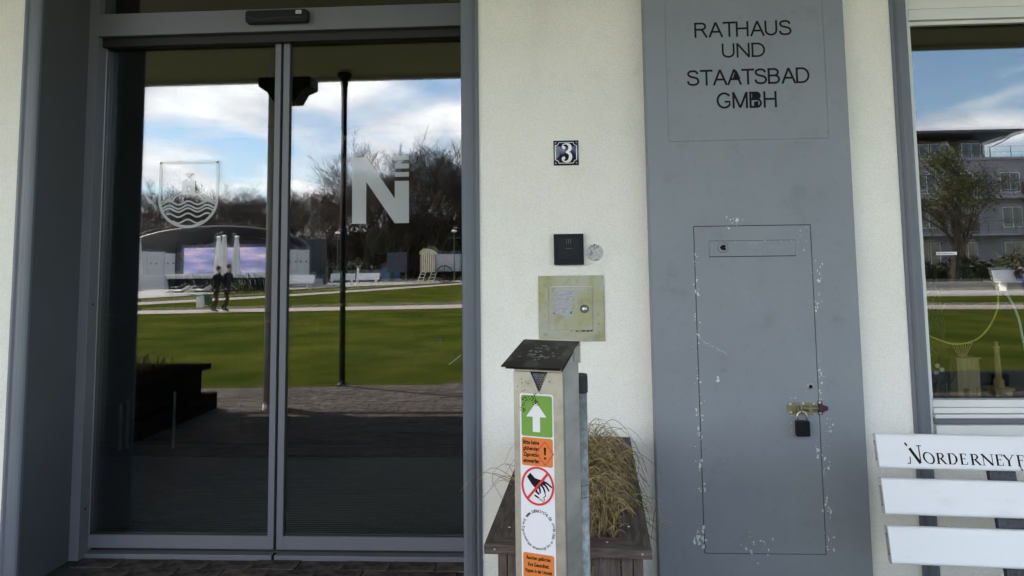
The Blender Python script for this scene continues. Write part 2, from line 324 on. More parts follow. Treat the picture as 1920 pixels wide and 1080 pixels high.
_tcache = {}
def text_geo(s, size=1.0, bold=0.0, shear=0.0, align='CENTER', space=1.0):
    k = (s, size, bold, shear, align, space)
    if k in _tcache: return _tcache[k]
    cu = bpy.data.curves.new('t', 'FONT'); cu.body = s; cu.size = size; cu.align_x = align; cu.offset = bold; cu.shear = shear; cu.space_character = space
    cu.extrude = 0
    cu.resolution_u = 3
    ob = bpy.data.objects.new('t', cu); COL.objects.link(ob)
    dg = bpy.context.evaluated_depsgraph_get(); me = ob.evaluated_get(dg).to_mesh()
    vs = [(v.co.x, v.co.y) for v in me.vertices]; fs = [tuple(p.vertices) for p in me.polygons]
    ob.evaluated_get(dg).to_mesh_clear(); bpy.data.objects.remove(ob); bpy.data.curves.remove(cu)
    _tcache[k] = (vs, fs); return vs, fs
def text_fit(mb, s, x0, x1, z0, z1, y, bold=0.0, thick=0.0006, mi=0, space=1.0):
    """letters filling the rectangle x0..x1, z0..z1 on the plane y, facing -y, with a little thickness"""
    vs, fs = text_geo(s, 1.0, bold, 0, 'LEFT', space)
    xs = [v[0] for v in vs]; zs = [v[1] for v in vs]; ax, bxx, az, bz = min(xs), max(xs), min(zs), max(zs)
    P = [(x0 + (v[0] - ax) / (bxx - ax) * (x1 - x0), z0 + (v[1] - az) / (bz - az) * (z1 - z0)) for v in vs]
    extrude2d(mb, P, fs, y, thick, mi)
def extrude2d(mb, P, fs, y, thick, mi=0):
    n = len(P); v = [(p[0], y - thick, p[1]) for p in P] + [(p[0], y, p[1]) for p in P]
    from collections import Counter
    ec = Counter()
    for f in fs:
        for i in range(len(f)): ec[frozenset((f[i], f[(i + 1) % len(f)]))] += 1
    F = [tuple(f) for f in fs]
    for f in fs:
        for i in range(len(f)):
            a, b = f[i], f[(i + 1) % len(f)]
            if ec[frozenset((a, b))] == 1: F.append((b, a, a + n, b + n))
    mb.add(v, F, mi)
def ribbon(mb, pts, w, y, thick=0.0006, mi=0, closed=False):
    """flat stroke along 2-D points with width w (number or list)"""
    k = len(pts); L = []; R_ = []
    for i, p in enumerate(pts):
        a = pts[(i - 1) % k] if (closed or i > 0) else p; b = pts[(i + 1) % k] if (closed or i < k - 1) else p
        dx, dz = b[0] - a[0], b[1] - a[1]; l = hypot(dx, dz) or 1; nx, nz = -dz / l, dx / l; ww = (w[i] if hasattr(w, '__len__') else w) / 2
        L.append((p[0] + nx * ww, p[1] + nz * ww)); R_.append((p[0] - nx * ww, p[1] - nz * ww))
    P = L + R_; fs = []
    for i in range(k if closed else k - 1):
        j = (i + 1) % k; fs.append((i, i + k, j + k, j))
    extrude2d(mb, P, fs, y, thick, mi)
def disc2d(mb, cx_, cz_, r, y, thick=0.0006, mi=0, n=20):
    extrude2d(mb, [(cx_ + r * cos(2 * pi * i / n), cz_ + r * sin(2 * pi * i / n)) for i in range(n)], [tuple(range(n))], y, thick, mi)
def poly2d(mb, P, y, thick=0.0006, mi=0): extrude2d(mb, P, [tuple(range(len(P)))], y, thick, mi)
def rrect(x0, x1, z0, z1, r, n=4):
    out = []
    for cx_, cz_, a0 in ((x1 - r, z0 + r, -pi / 2), (x1 - r, z1 - r, 0), (x0 + r, z1 - r, pi / 2), (x0 + r, z0 + r, pi)):
        for i in range(n + 1):
            a = a0 + pi / 2 * i / n; out.append((cx_ + r * cos(a), cz_ + r * sin(a)))
    return out
def catmull(P, n=6):
    out = []
    for i in range(len(P) - 1):
        p0, p1, p2, p3 = P[max(i - 1, 0)], P[i], P[i + 1], P[min(i + 2, len(P) - 1)]
        for k in range(n):
            t = k / n
            out.append(tuple(0.5 * ((2 * p1[d]) + (-p0[d] + p2[d]) * t + (2 * p0[d] - 5 * p1[d] + 4 * p2[d] - p3[d]) * t * t + (-p0[d] + 3 * p1[d] - 3 * p2[d] + p3[d]) * t ** 3) for d in range(len(p1))))
    out.append(tuple(P[-1])); return out

#@@STRUCTURE
# ================================================================== THE SETTING
# ground sheets
g = MB(); g.box(-400, 400, -500, 60, -0.4, -0.03); tag(g.build('ground', M['earth']), kind='structure')
def sheet(name, m, poly, z, kind='structure'):
    b = MB(); b.add([(p[0], p[1], z) for p in poly] + [(p[0], p[1], z - 0.02) for p in poly],
                    [tuple(range(len(poly)))] + [(i, (i + 1) % len(poly), (i + 1) % len(poly) + len(poly), i + len(poly)) for i in range(len(poly))])
    return tag(b.build(name, m), kind=kind)
sheet('lawn', M['grass'], [(-40, -1.0), (-40, -62), (60, -62), (60, -2.9), (6, -2.3), (2, -1.75), (-1.2, -1.56), (-2.7, -1.47), (-4.3, -1.36)], -0.010)
def strip(name, m, a, b, z):     # two edges
    return sheet(name, m, a + b[::-1], z)
strip('park_path', M['path'], [(-40, -12.8), (-22, -15.1), (-14.4, -16.38), (-3.3, -18.3), (4, -17.6), (12.0, -16.1), (40, -12)],
      [(-40, -14.6), (-22, -17.0), (-15.5, -18.3), (-3.6, -20.6), (4, -19.9), (12.75, -18.2), (40, -14.2)], 0.0)
strip('diagonal_path', M['path'], [(-26, -16.4), (-18.1, -22.6), (-15.0, -28.9), (-11.2, -40), (-7.6, -52.5), (-6, -61)],
      [(-28, -17.0), (-19.6, -25.0), (-16.2, -31.0), (-12.6, -42), (-8.8, -55), (-7.5, -61)], 0.004)
sheet('plaza', M['plaza'], [(-40, -21), (-27, -26), (-22.3, -29.5), (-21.4, -32.7), (-19.8, -41), (-15, -52), (-9, -60.5), (-6, -62.5), (20, -63), (20, -70), (-80, -70), (-80, -21)], 0.008)
sheet('east_paving', M['plaza'], [(7, -24.3), (60, -24.3), (60, -40), (7, -40)], 0.008)

# veranda paving of clinker bricks
base = sheet('veranda_paving', M['joint'], [(-14, -1.0), (-4.3, -1.36), (-1.2, -1.56), (2, -1.75), (6, -2.3), (12, -2.5), (12, 3.4), (-0.3, 3.4), (-0.3, 3.735), (-2.56, 3.735), (-2.56, 3.4), (-14, 3.4)], -0.008)
PL, PW, PT = 0.235, 0.108, 0.05
bme = []
for mi_, mm in enumerate((M['brick'], M['brick2'])):
    b = MB(); b.box(-PL / 2 + .002, PL / 2 - .002, -PW / 2 + .002, PW / 2 - .002, -PT, 0.0); ob = b.build('brick', mm, bevel=0.003); bme.append(ob.data); bpy.data.objects.remove(ob)
stuffb = MB(); nb_ = 0; cnt = 0
cells = []
for j in range(0, 52):
    yc = 3.735 - PW / 2 - j * PW
    for i in range(-62, 54):
        xc = i * PL + (PL / 2 if j % 2 else 0) - 0.02
        edge = -1.0 - (xc + 14) / 26 * 1.3
        if yc < -1.36 - max(0, (xc + 4.3)) * 0.085: continue
        if xc < -13.5 or xc > 11.5: continue
        if yc > 3.30 and not (-2.56 + .02 < xc - PL / 2 + .03 and xc + PL / 2 < -0.30): continue
        cells.append((xc, yc))
cells.sort(key=lambda c: hypot(c[0] + 1.4, (c[1] - 3.6) * 2.0))
rb = random.Random(3)
for k, (xc, yc) in enumerate(cells):
    dz = rb.uniform(-.0025, .0015); rz = rb.uniform(-.012, .012); tx, ty = rb.uniform(-.012, .012), rb.uniform(-.012, .012)
    if k < 290:
        o = bpy.data.objects.new('brick', bme[rb.random() < .35]); COL.objects.link(o); o.parent = base
        o.location = (xc, yc, dz); o.rotation_euler = (tx, ty, rz)
    else:
        mxx = Matrix.Translation((xc, yc, dz)) @ Euler((tx, ty, rz)).to_matrix().to_4x4()
        stuffb.box(-PL / 2 + .004, PL / 2 - .004, -PW / 2 + .004, PW / 2 - .004, -.03, 0, mi=int(rb.random() < .35), mx_=mxx)
tag(stuffb.build('brick_field', [M['brick'], M['brick2']], base), kind='stuff')

# facade wall: outer skin with the door and window openings
fw = MB()
fw.plate(-9.0, 9.0, 0.0, 4.1, [(-2.56, -0.40, 0.0, 3.25), (1.64, 4.2, 0.66, 3.05)], 3.345, 3.70)
facade = tag(fw.build('facade_wall', M['plaster']), kind='structure')
# door reveals painted grey
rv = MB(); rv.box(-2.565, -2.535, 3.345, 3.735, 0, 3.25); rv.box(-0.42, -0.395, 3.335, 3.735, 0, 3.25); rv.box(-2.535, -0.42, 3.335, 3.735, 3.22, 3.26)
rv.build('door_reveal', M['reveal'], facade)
def casing(x0, x1, rounded_left, z0=0.0, z1=3.25):
    w = x1 - x0; n = 8
    # stepped moulding, profile in x,y
    prof = [(0, 0), (0, -.010), (.10 * w, -.016), (.16 * w, -.020), (.22 * w, -.016), (.26 * w, -.012), (.30 * w, -.014), (.40 * w, -.024), (.55 * w, -.031), (.80 * w, -.034), (.93 * w, -.031), (1.0 * w, -.022), (1.0 * w, 0)]
    pts = [(x0 + (p[0] if rounded_left else w - p[0]), 3.3455 + p[1] * .75) for p in prof]
    b = MB(); k = len(pts); b.add([(p[0], p[1], z0) for p in pts] + [(p[0], p[1], z1) for p in pts],
                                 [tuple(range(k)), tuple(range(2 * k - 1, k - 1, -1))] + [(i, (i + 1) % k, (i + 1) % k + k, i + k) for i in range(k)])
    return b
casing(-2.632, -2.535, True).build('door_casing', M['casing'], facade)
casing(-0.422, -0.338, False).build('door_casing', M['casing'], facade)
casing(1.604, 1.674, True, 0.0, 3.1).build('window_casing', M['casing'], facade)

# apron below the window (pale boards) and its dark sill gap
ap = MB(); ap.box(1.674, 4.2, 3.355, 3.40, 0.0, 0.66)
apo = ap.build('window_apron', M['window_white'], facade)
for xx in (1.86, 1.875, 2.15, 2.165, 2.9): bx('apron_joint', M['casing'], facade, xx, xx + .004, 3.352, 3.356, 0.0, 0.66)
bx('sill_gap', M['casing'], facade, 1.674, 4.2, 3.36, 3.41, 0.662, 0.715)

# veranda ceiling, fascia, gutter
vr = empty('veranda_roof', (0, 0, 4.1), label='flat dark canopy roof over the entrance, seen mirrored in the top of the glass doors', cat='roof')
L = local(vr)
bx('ceiling', M['ceiling'], vr, -14, 12, -1.78, 3.345, 4.10, 4.30, L=L)
bx('fascia', M['ceiling'], vr, -14, 12, -1.90, -1.782, 4.06, 4.36, L=L)
b = MB(); b.tube([(-14, -2.16, 4.22), (12, -2.16, 4.22)], 0.05, 10); b.build('gutter', M['post_black'], vr, mx_=L)
for i in range(9):
    b = MB(); x = -12 + i * 2.9; b.tube([(x, -1.9, 4.25), (x, -2.16, 4.22)], 0.012, 6); b.build('gutter_bracket', M['post_black'], vr, mx_=L)

# interior shell behind the glass
it = MB()
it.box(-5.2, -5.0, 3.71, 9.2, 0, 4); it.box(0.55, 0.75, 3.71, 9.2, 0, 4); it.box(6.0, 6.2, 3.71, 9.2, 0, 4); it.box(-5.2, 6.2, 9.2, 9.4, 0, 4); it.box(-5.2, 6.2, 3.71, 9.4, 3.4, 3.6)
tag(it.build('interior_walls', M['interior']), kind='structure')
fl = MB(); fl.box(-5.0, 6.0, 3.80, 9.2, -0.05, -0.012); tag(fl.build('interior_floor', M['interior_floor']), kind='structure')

# ================================================================== DOORS
df = empty('door_frame', (-1.47, 3.72, 0), label='grey aluminium frame and header around the sliding glass entrance doors', cat='door frame')
L = local(df)
bx('transom', M['alu'], df, -2.483, -0.395, 3.695, 3.80, 2.792, 2.917, bevel=.0015, L=L)
bx('jamb', M['alu'], df, -2.537, -2.483, 3.695, 3.84, 0.0, 3.22, bevel=.0015, L=L)
bx('jamb_trim', M['alu_edge'], df, -2.4835, -2.4805, 3.772, 3.778, 0.03, 2.75, L=L)
bx('door_track', M['black'], df, -2.483, -0.395, 3.735, 3.80, 2.745, 2.7915, L=L)
bx('threshold', M['alu'], df, -2.50, -0.395, 3.745, 3.80, -0.012, 0.018, bevel=.002, L=L)
bx('floor_channel', M['black'], df, -2.483, -0.395, 3.80, 3.84, -0.012, 0.030, L=L)
bx('centre_gap', M['gap'], df, -1.479, -1.464, 3.744, 3.7845, -0.012, 0.0185, L=L)
for z in (1.32, 0.25):
    b = MB(); b.lathe([(0.0, 0), (.006, 0), (.006, .003), (.003, .004)], 10, mx_=Matrix.Translation((-2.4825, 3.735, z)) @ Matrix.Rotation(pi / 2, 4, 'Y')); b.build('jamb_screw', M['black'], df, mx_=L)
# fanlight over the doors
fan = empty('fanlight', (-1.47, 3.75, 2.92), label='dark fixed glass light above the grey door header', cat='window')
L = local(fan)
bx('pane', M['glass'], fan, -2.483, -0.395, 3.745, 3.749, 2.9175, 3.22, L=L)
bx('bead', M['black'], fan, -2.483, -0.395, 3.735, 3.744, 2.9172, 2.923, L=L)

def leaf(x0, x1, lx, label, stile_left):
    e = empty('sliding_door', ((x0 + x1) / 2, 3.79, 0.039), label=label, cat='door')
    L = local(e)
    # outer and inner pane of the double glazing: the inner one is a hair out of parallel
    b = MB(); b.box(x0, x1, 3.786, 3.790, 0.105, 2.746); b.build('pane', M['glass'], e, mx_=L)
    cx_, cz_ = (x0 + x1) / 2, 1.42
    T = Matrix.Translation((cx_, 3.806, cz_)) @ Euler((radians(0.13), 0, radians(-0.08 if stile_left else 0.11))).to_matrix().to_4x4()
    b = MB(); b.box(x0 - cx_, x1 - cx_, 0, 0.004, 0.105 - cz_, 2.746 - cz_, mx_=T); o = b.build('inner_pane', M['glass_back'], e, mx_=L)
    bx('bottom_rail', M['alu'], e, x0, x1, 3.770, 3.815, 0.039, 0.105, bevel=.0015, L=L)
    s0, s1 = (lx, x0) if stile_left else (x1, lx)
    bx('stile', M['alu'], e, s0, s1, 3.7695, 3.8155, 0.039, 2.745, bevel=.0015, L=L)
    gx = x0 if stile_left else x1
    bx('glazing_seal', M['black'], e, gx - (0 if stile_left else .006), gx + (.006 if stile_left else 0), 3.780, 3.785, 0.11, 2.745, L=L)
    bx('glazing_seal', M['black'], e, x0, x1, 3.780, 3.785, 0.105, 0.111, L=L)
    return e
dl = leaf(-2.483, -1.511, -1.479, 'left glass sliding door with the frosted coat of arms', False)
dr = leaf(-1.429, -0.395, -1.464, 'right glass sliding door with the big frosted letter N', True)
bx('door_brush', M['black'], dl, -1.479, -1.4645, 3.79, 3.80, 0.04, 2.745, L=local(dl))

# --- frosted crest on the left leaf (back face of outer pane)
YF = 3.7855
cb = MB(); W_ = 0.334; cxm = -1.994; top = 2.100
hw = W_ / 2
pts = [(cxm - hw + .005, top - .005), (cxm - hw + .005, 1.885)]
rr_ = hw - .005
pts += [(cxm - rr_ * cos(a), 1.885 - (1.885 - 1.736) * sin(a)) for a in [pi / 24 * i for i in range(1, 24)]]
pts += [(cxm + hw - .005, 1.885), (cxm + hw - .005, top - .005)]
ribbon(cb, pts, 0.0150, YF, mi=0); cb.box(cxm - hw, cxm + hw, YF - .0006, YF, top - .014, top + .0005)
def wave(z, x0, x1, amp=.010, ph=0, w=.0088, y=YF - .0007):
    P = []
    for i in range(31):
        x = x0 + (x1 - x0) * i / 30; P.append((x, z + amp * cos(2 * pi * (x - cxm) / 0.108)))
    ribbon(cb, P, w, y)
wave(1.868, cxm - .155, cxm + .155); wave(1.845, cxm - .148, cxm + .148); wave(1.828, cxm - .140, cxm + .140); wave(1.800, cxm - .122, cxm + .122); wave(1.766, cxm - .085, cxm + .085)
for off, w in ((0, .0085), (.0145, .0050)):
    ribbon(cb, [(cxm + (.088 + off) * cos(a), 1.872 + (.052 + off) * sin(a)) for a in [pi / 16 * i for i in range(1, 16)]], w, YF - .0007)
    for s in (-1, 1): ribbon(cb, catmull([(cxm + s * (.088 + off * .6), 1.880 + off), (cxm + s * .112, 1.886 + off * .4), (cxm + s * .154, 1.873 + off * .3)], 5), w, YF - .0007)
# tower with arched door and its beacon
tw = .037; z0, z1 = 1.925, 1.992
cb.plate(cxm - tw, cxm + tw, z0, z1, [(cxm - .010, cxm + .010, z0, z0 + .028)], YF - .002, YF - .0014)
ribbon(cb, [(cxm + .010 * cos(a), z0 + .028 + .008 * sin(a)) for a in [pi / 8 * i for i in range(9)]], .003, YF - .0014)
cb.box(cxm - .045, cxm + .045, YF - .002, YF - .0014, z0 - .010, z0)
ribbon(cb, [(cxm - .022, z1), (cxm + .022, z1 + .036)], .005, YF - .0007); ribbon(cb, [(cxm + .022, z1), (cxm - .022, z1 + .036)], .005, YF - .0007)
poly2d(cb, [(cxm - .024, z1 + .036), (cxm, z1 + .015), (cxm + .024, z1 + .036)], YF - .0014); cb.box(cxm - .025, cxm + .025, YF - .002, YF - .0014, z1 + .0355, z1 + .040)
cb.build('crest_decal', M['frost'], dl, mx_=local(dl))
# --- big N with its three bars
nb = MB(); x0, x1, z0, z1 = -1.078, -0.767, 1.738, 2.100; s = .077
poly2d(nb, [(x0, z0), (x0 + s, z0), (x0 + s, z1 - .135), (x1 - s, z0), (x1, z0), (x1, z0 + .229), (x1 - s, z0 + .229), (x1 - s, z0 + .133), (x0 + s, z1), (x0, z1)][:10], YF)
for za, zb_ in ((.252, .277), (.297, .324), (.343, .366)): poly2d(nb, [(x1 - s, z0 + za), (x1, z0 + za), (x1, z0 + zb_), (x1 - s, z0 + zb_)], YF)
nb.build('letter_decal', M['frost'], dr, mx_=local(dr))
# scratch and little marks at the right edge of the right leaf
b = MB(); ribbon(b, [(-.553, .985), (-.520, 1.008), (-.486, 1.035)], .0025, 3.7855); b.build('tape_remnant', M['frost'], dr, mx_=local(dr))
b = MB(); poly2d(b, [(-.615, 1.095), (-.590, 1.095), (-.590, 1.12), (-.615, 1.12)], 3.7925, mi=0)
b.build('film_remnant', M['film_grey'], dr, mx_=local(dr))

# motion sensor on the header
ms = empty('motion_sensor', (-1.464, 3.69, 2.83), label='long black motion sensor fixed on the grey door header', cat='sensor')
L = local(ms)
b = MB(); b.prism(rrect(-1.637, -1.292, 2.828, 2.897, .016), 3.655, 3.694); b.build('housing', M['black_plastic'], ms, bevel=.004, mx_=L)
b = MB(); ribbon(b, catmull([(-1.625, 2.862), (-1.56, 2.845), (-1.45, 2.853), (-1.32, 2.852)], 5), .006, 3.6553, thick=.0012); b.build('lens_strip', M['black'], ms, mx_=L)
bx('badge', M['sticker_white'], ms, -1.357, -1.327, 3.6538, 3.6551, 2.871, 2.889, L=L)
b = MB(); text_fit(b, 'GU', -1.353, -1.331, 2.8745, 2.8855, 3.6537, bold=.02, thick=.0004); b.build('badge_text', M['ink'], ms, mx_=L)

# entrance mat and inner door seen through the glass
em = empty('entrance_mat', (-1.5, 4.9, 0), label='ribbed entrance mat on the floor just inside the glass doors', cat='mat')
L = local(em)
bx('mat_base', M['mat_pile'], em, -4.2, 0.4, 3.86, 5.66, -0.0115, -0.006, L=L)
for i in range(60):
    y = 3.875 + i * 0.030
    if i == 0:
        r0 = bx('mat_rib', M['mat_rib'], em, -4.2, 0.4, y, y + .007, -0.0058, 0.0005, L=L)
    else:
        c = r0.copy(); COL.objects.link(c); c.parent = em; c.location = (0, i * .030, 0)
bx('edge_strip', M['mat_rib'], em, -4.2, 0.4, 5.675, 5.70, -0.0118, 0.004, L=L)
inn = empty('inner_door', (-1.6, 5.75, 0), label='second glass door deeper inside the dark lobby with two round grey stickers', cat='door')
L = local(inn)
bx('pane', M['glass_inner'], inn, -3.8, 0.3, 5.75, 5.756, 0.08, 2.6, L=L)
bx('bottom_rail', M['black'], inn, -3.8, 0.3, 5.73, 5.776, 0.0, 0.08, L=L)
for (xx, zz, r) in ((-3.00, 1.695, .115), (-1.395, 1.73, .125)):
    b = MB(); disc2d(b, xx, zz, r, 5.745, n=32); b.build('round_sticker', M['film_grey'], inn, mx_=L)
b = MB(); text_fit(b, '22', -3.02, -2.94, 1.67, 1.72, 5.7435, bold=.02); b.build('sticker_number', M['ink'], inn, mx_=L)
for xx, a, c in ((-3.467, .06, .45), (-3.525, .05, .415), (-3.08, .065, .515)):
    b = MB(); b.tube([(xx, 5.715, a), (xx, 5.715, c)], .011, 8); b.build('handle_bar', M['handle'], inn, mx_=L)
# lobby counter in the dark
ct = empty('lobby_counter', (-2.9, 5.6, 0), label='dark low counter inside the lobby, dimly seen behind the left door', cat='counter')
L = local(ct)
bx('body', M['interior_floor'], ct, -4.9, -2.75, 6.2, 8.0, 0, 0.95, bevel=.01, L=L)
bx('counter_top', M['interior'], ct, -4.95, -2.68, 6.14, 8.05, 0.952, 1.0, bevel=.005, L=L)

# ================================================================== WALL FITTINGS
YW = 3.345
# house number 3: domed enamel plate
hn = empty('house_number_plate', (0.076, YW, 1.971), label='square dark blue enamel house number plate with a white 3', cat='house number')
L = local(hn)
b = MB(); n = 12; v = []; hw = .058
for j in range(n + 1):
    for i in range(n + 1):
        u, w = i / n * 2 - 1, j / n * 2 - 1
        d = (1 - abs(u) ** 4) * (1 - abs(w) ** 4); v.append((.076 + u * hw, YW - .003 - .009 * d * (1 - .35 * max(abs(u), abs(w)) ** 2), 2.031 + w * hw))
fs = [(j * (n + 1) + i, j * (n + 1) + i + 1, (j + 1) * (n + 1) + i + 1, (j + 1) * (n + 1) + i) for j in range(n) for i in range(n)]
b.add(v, fs); b.build('enamel_face', M['enamel'], hn, smooth=True, mx_=L)
bx('plate_rim', M['enamel_black'], hn, .076 - .0595, .076 + .0595, YW - .0028, YW, 2.031 - .0595, 2.031 + .0595, L=L)
def dome_y(x, z):
    u, w = (x - .076) / hw, (z - 2.031) / hw; d = (1 - abs(u) ** 4) * (1 - abs(w) ** 4); return YW - .003 - .009 * d * (1 - .35 * max(abs(u), abs(w)) ** 2)
def stroke_dome(P, w, name, m):
    mb = MB(); ribbon(mb, P, w, 0, .0005, closed=False); mb.v = [(p[0], dome_y(p[0], p[2]) - .0007 + p[1], p[2]) for p in mb.v]; return mb
a_ = .0495; c_ = .0150; C0 = (.076, 2.031)
pp = []
for sx, sz, st in ((1, -1, 0), (1, 1, 1), (-1, 1, 2), (-1, -1, 3)):
    seg = [(C0[0] + sx * (a_ - c_ * cos(t)) if True else 0, C0[1] + sz * (a_ - c_ * sin(t))) for t in [pi / 2 * k / 5 for k in range(6)]]
    if st in (1, 3): seg = seg[::-1]
    pp += seg
pp.append(pp[0]); dense = []
for i in range(len(pp) - 1):
    for k in range(4): dense.append(tuple(pp[i][d] + (pp[i + 1][d] - pp[i][d]) * k / 4 for d in (0, 1)))
dense.append(pp[-1])
stroke_dome(dense, .0028, '', None).build('white_border', M['enamel_white'], hn, mx_=L)
# the swashed 3
def three():
    mb = MB(); cx_, cz_ = .076, 2.031; k = .0265
    P = [(-.62, .98), (-.58, 1.35), (-.05, 1.62), (.50, 1.42), (.70, .95), (.55, .40), (.02, .10), (.02, .06), (.62, -.22), (.78, -.80), (.50, -1.42), (-.08, -1.62), (-.62, -1.35), (-.68, -.92)]
    Wd = [.25, .22, .24, .50, .58, .50, .20, .20, .50, .60, .52, .26, .24, .26]
    Q = catmull([(p[0], p[1], w) for p, w in zip(P, Wd)], 5)
    ribbon(mb, [(cx_ + q[0] * k, cz_ + q[1] * k) for q in Q], [q[2] * k for q in Q], 0, .0004)
    disc2d(mb, cx_ - .40 * k, cz_ + .90 * k, .30 * k, -.0002, .0004); disc2d(mb, cx_ - .45 * k, cz_ - .98 * k, .30 * k, -.0002, .0004)
    mb.v = [(p[0], dome_y(p[0], p[2]) - .0009 + p[1], p[2]) for p in mb.v]
    return mb
three().build('number', M['enamel_white'], hn, mx_=L)
for sx in (-1, 1):
    for sz in (-1, 1):
        b = MB(); b.lathe([(0.0, -.002), (.0032, 0), (.0034, .002)], 10, mx_=Matrix.Translation((.076 + sx * .049, YW - .006, 2.031 + sz * .049)) @ Matrix.Rotation(-pi / 2, 4, 'X')); b.build('screw', M['screw'], hn, mx_=L)

# black card reader box
crd = empty('card_reader', (.08, YW, 1.502), label='square black plastic intercom cover between the house number and the steel hatch', cat='intercom')
L = local(crd)
b = MB(); b.prism([(.010, 1.502), (.149, 1.502), (.149, 1.646), (.010, 1.646)], 3.322, YW); b.build('housing', M['card_reader'], crd, bevel=.0025, mx_=L)
b = MB(); b.prism([(.031, 1.525), (.128, 1.525), (.128, 1.624), (.031, 1.624)], 3.3205, 3.3225); b.build('front_panel', M['black_plastic'], crd, bevel=.0008, mx_=L)
for xx in (.0705, .0795, .0885): bx('printed_bar', M['card_mark'], crd, xx - .0009, xx + .0009, 3.3198, 3.3206, 1.600, 1.622, L=L)
bx('printed_line', M['card_mark'], crd, .063, .096, 3.3198, 3.3206, 1.5765, 1.5780, L=L)
# round metal disc
ds = empty('metal_disc', (.2015, YW, 1.52), label='scratched round silver disc screwed to the wall right of the black intercom', cat='disc')
L = local(ds)
RX = Matrix.Rotation(pi / 2, 4, 'X')
b = MB(); b.lathe([(.0385, 0), (.0385, .004), (.036, .0055)], 32, mx_=Matrix.Translation((.2015, YW, 1.558)) @ RX); b.build('disc_face', M['disc'], ds, mx_=L)
b = MB(); b.lathe([(.004, 0), (.004, .004)], 10, mx_=Matrix.Translation((.2005, YW - .0055, 1.593)) @ RX); b.build('screw', M['black'], ds, mx_=L)

# yellowed wall hatch
wh = empty('wall_hatch', (.087, YW, 1.148), label='square yellowed steel wall hatch with a torn piece of silver tape and round knob', cat='hatch')
L = local(wh)
b = MB(); b.plate(-.066, .240, 1.148, 1.451, [(-.020, .187, 1.195, 1.403)], 3.3395, YW + .002); b.build('hatch_frame', M['olive_box'], wh, mx_=L)
bx('recess', M['gap'], wh, -.020, .187, YW + .0005, YW + .002, 1.195, 1.403, L=L)
bx('hatch_door', M['olive_box'], wh, -.0160, .1832, 3.338, YW, 1.1990, 1.3992, bevel=.001, L=L)
b = MB(); rt = random.Random(5)
tp = [(.000, 1.372), (.010, 1.385), (.022, 1.392), (.060, 1.385), (.078, 1.384), (.100, 1.383), (.100, 1.362), (.094, 1.352), (.088, 1.348), (.090, 1.335), (.094, 1.330), (.092, 1.318), (.091, 1.300), (.089, 1.283), (.086, 1.265), (.075, 1.264), (.052, 1.268), (.030, 1.271), (.002, 1.276), (.004, 1.31), (.008, 1.345)]
poly2d(b, tp, 3.3379, .0005); b.build('silver_tape', M['duct'], wh, mx_=L)
for P in ([(.002, 1.276), (.012, 1.274), (.004, 1.283)], [(.080, 1.276), (.087, 1.274), (.088, 1.290)]): b = MB(); poly2d(b, P, 3.3373, .0003); b.build('tape_print', M['ink'], wh, mx_=L)
b = MB(); b.lathe([(.019, 0), (.018, .002)], 20, mx_=Matrix.Translation((.147, 3.338, 1.297)) @ RX); b.build('knob_rosette', M['rust'], wh, mx_=L)
b = MB(); b.lathe([(.006, 0), (.006, .006), (.012, .010), (.014, .016), (.012, .022), (.006, .026), (.001, .027)], 18, mx_=Matrix.Translation((.147, 3.337, 1.297)) @ RX); b.build('knob', M['handle'], wh, smooth=True, mx_=L)
b = MB(); rt = random.Random(9)
for i in range(70):
    x = rt.choice([rt.uniform(-.066, .24), .24 + rt.uniform(0, .003)]); z = 1.451 + rt.uniform(0, .004) if x < .2385 else rt.uniform(1.20, 1.45)
    r = rt.uniform(.002, .006); poly2d(b, [(x + r * rt.uniform(.5, 1.6) * cos(a), z + r * .4 * sin(a)) if x < .2385 else (x + r * .35 * cos(a), z + r * rt.uniform(.6, 1.8) * sin(a)) for a in (0, 1.2, 2.5, 3.8, 5.1)], 3.3449, .0012)
tag(b.build('filler_crumbs', M['chip'], wh, mx_=L), kind='stuff')
b = MB()
for i in range(60):
    x = .187 - abs(rt.gauss(0, .05)); z = 1.195 + rt.uniform(-.002, .003); r = rt.uniform(.001, .0035)
    poly2d(b, [(x + r * 1.6 * cos(a), z + r * .5 * sin(a)) for a in (0, 1.2, 2.5, 3.8, 5.1)], 3.3378, .0003)
tag(b.build('rust_marks', M['rust'], wh, mx_=L), kind='stuff')

# ================================================================== GREY CABINET
cabi = empty('wall_cabinet', (.905, 3.26, 0), label='tall blue grey painted meter cabinet with engraved sign and padlocked door', cat='cabinet')
L = local(cabi)
X0, X1, YC = .449, 1.358, 3.26
bx('body', M['gap'], cabi, X0 + .006, X1 - .006, YC + .006, 3.344, 0.0, 4.06, L=L)
b = MB(); b.box(X0, X0 + .006, YC + .001, 3.345, 0, 4.06); b.box(X1 - .006, X1, YC + .001, 3.345, 0, 4.06); b.build('side_panel', M['grey_paint'], cabi, mx_=L)
GP = .0034
S = (.546, 1.266, 2.060, 3.30); D = (.6435, 1.166, .237, 1.670)
b = MB(); b.plate(X0, X1, 0, 4.06, [S, D], YC, YC + .006); b.build('front_frame', M['grey_paint'], cabi, mx_=L)
b = MB(); b.box(S[0] + .0012, S[1] - .0012, YC + .0004, YC + .006, S[2] + .0012, S[3] - .0012); b.build('sign_panel', M['grey_paint'], cabi, mx_=L)
SL = (.710, 1.096, 1.528, 1.602)
cd = MB(); cd.plate(D[0] + GP, D[1] - GP, D[2] + GP, D[3] - GP, [SL], YC - .0005, YC + .006); cdoor = cd.build('cabinet_door', M['grey_paint'], cabi, mx_=L)
bx('slot_recess', M['gap'], cdoor, SL[0], SL[1], YC + .0051, YC + .0058, SL[2], SL[3], L=L)
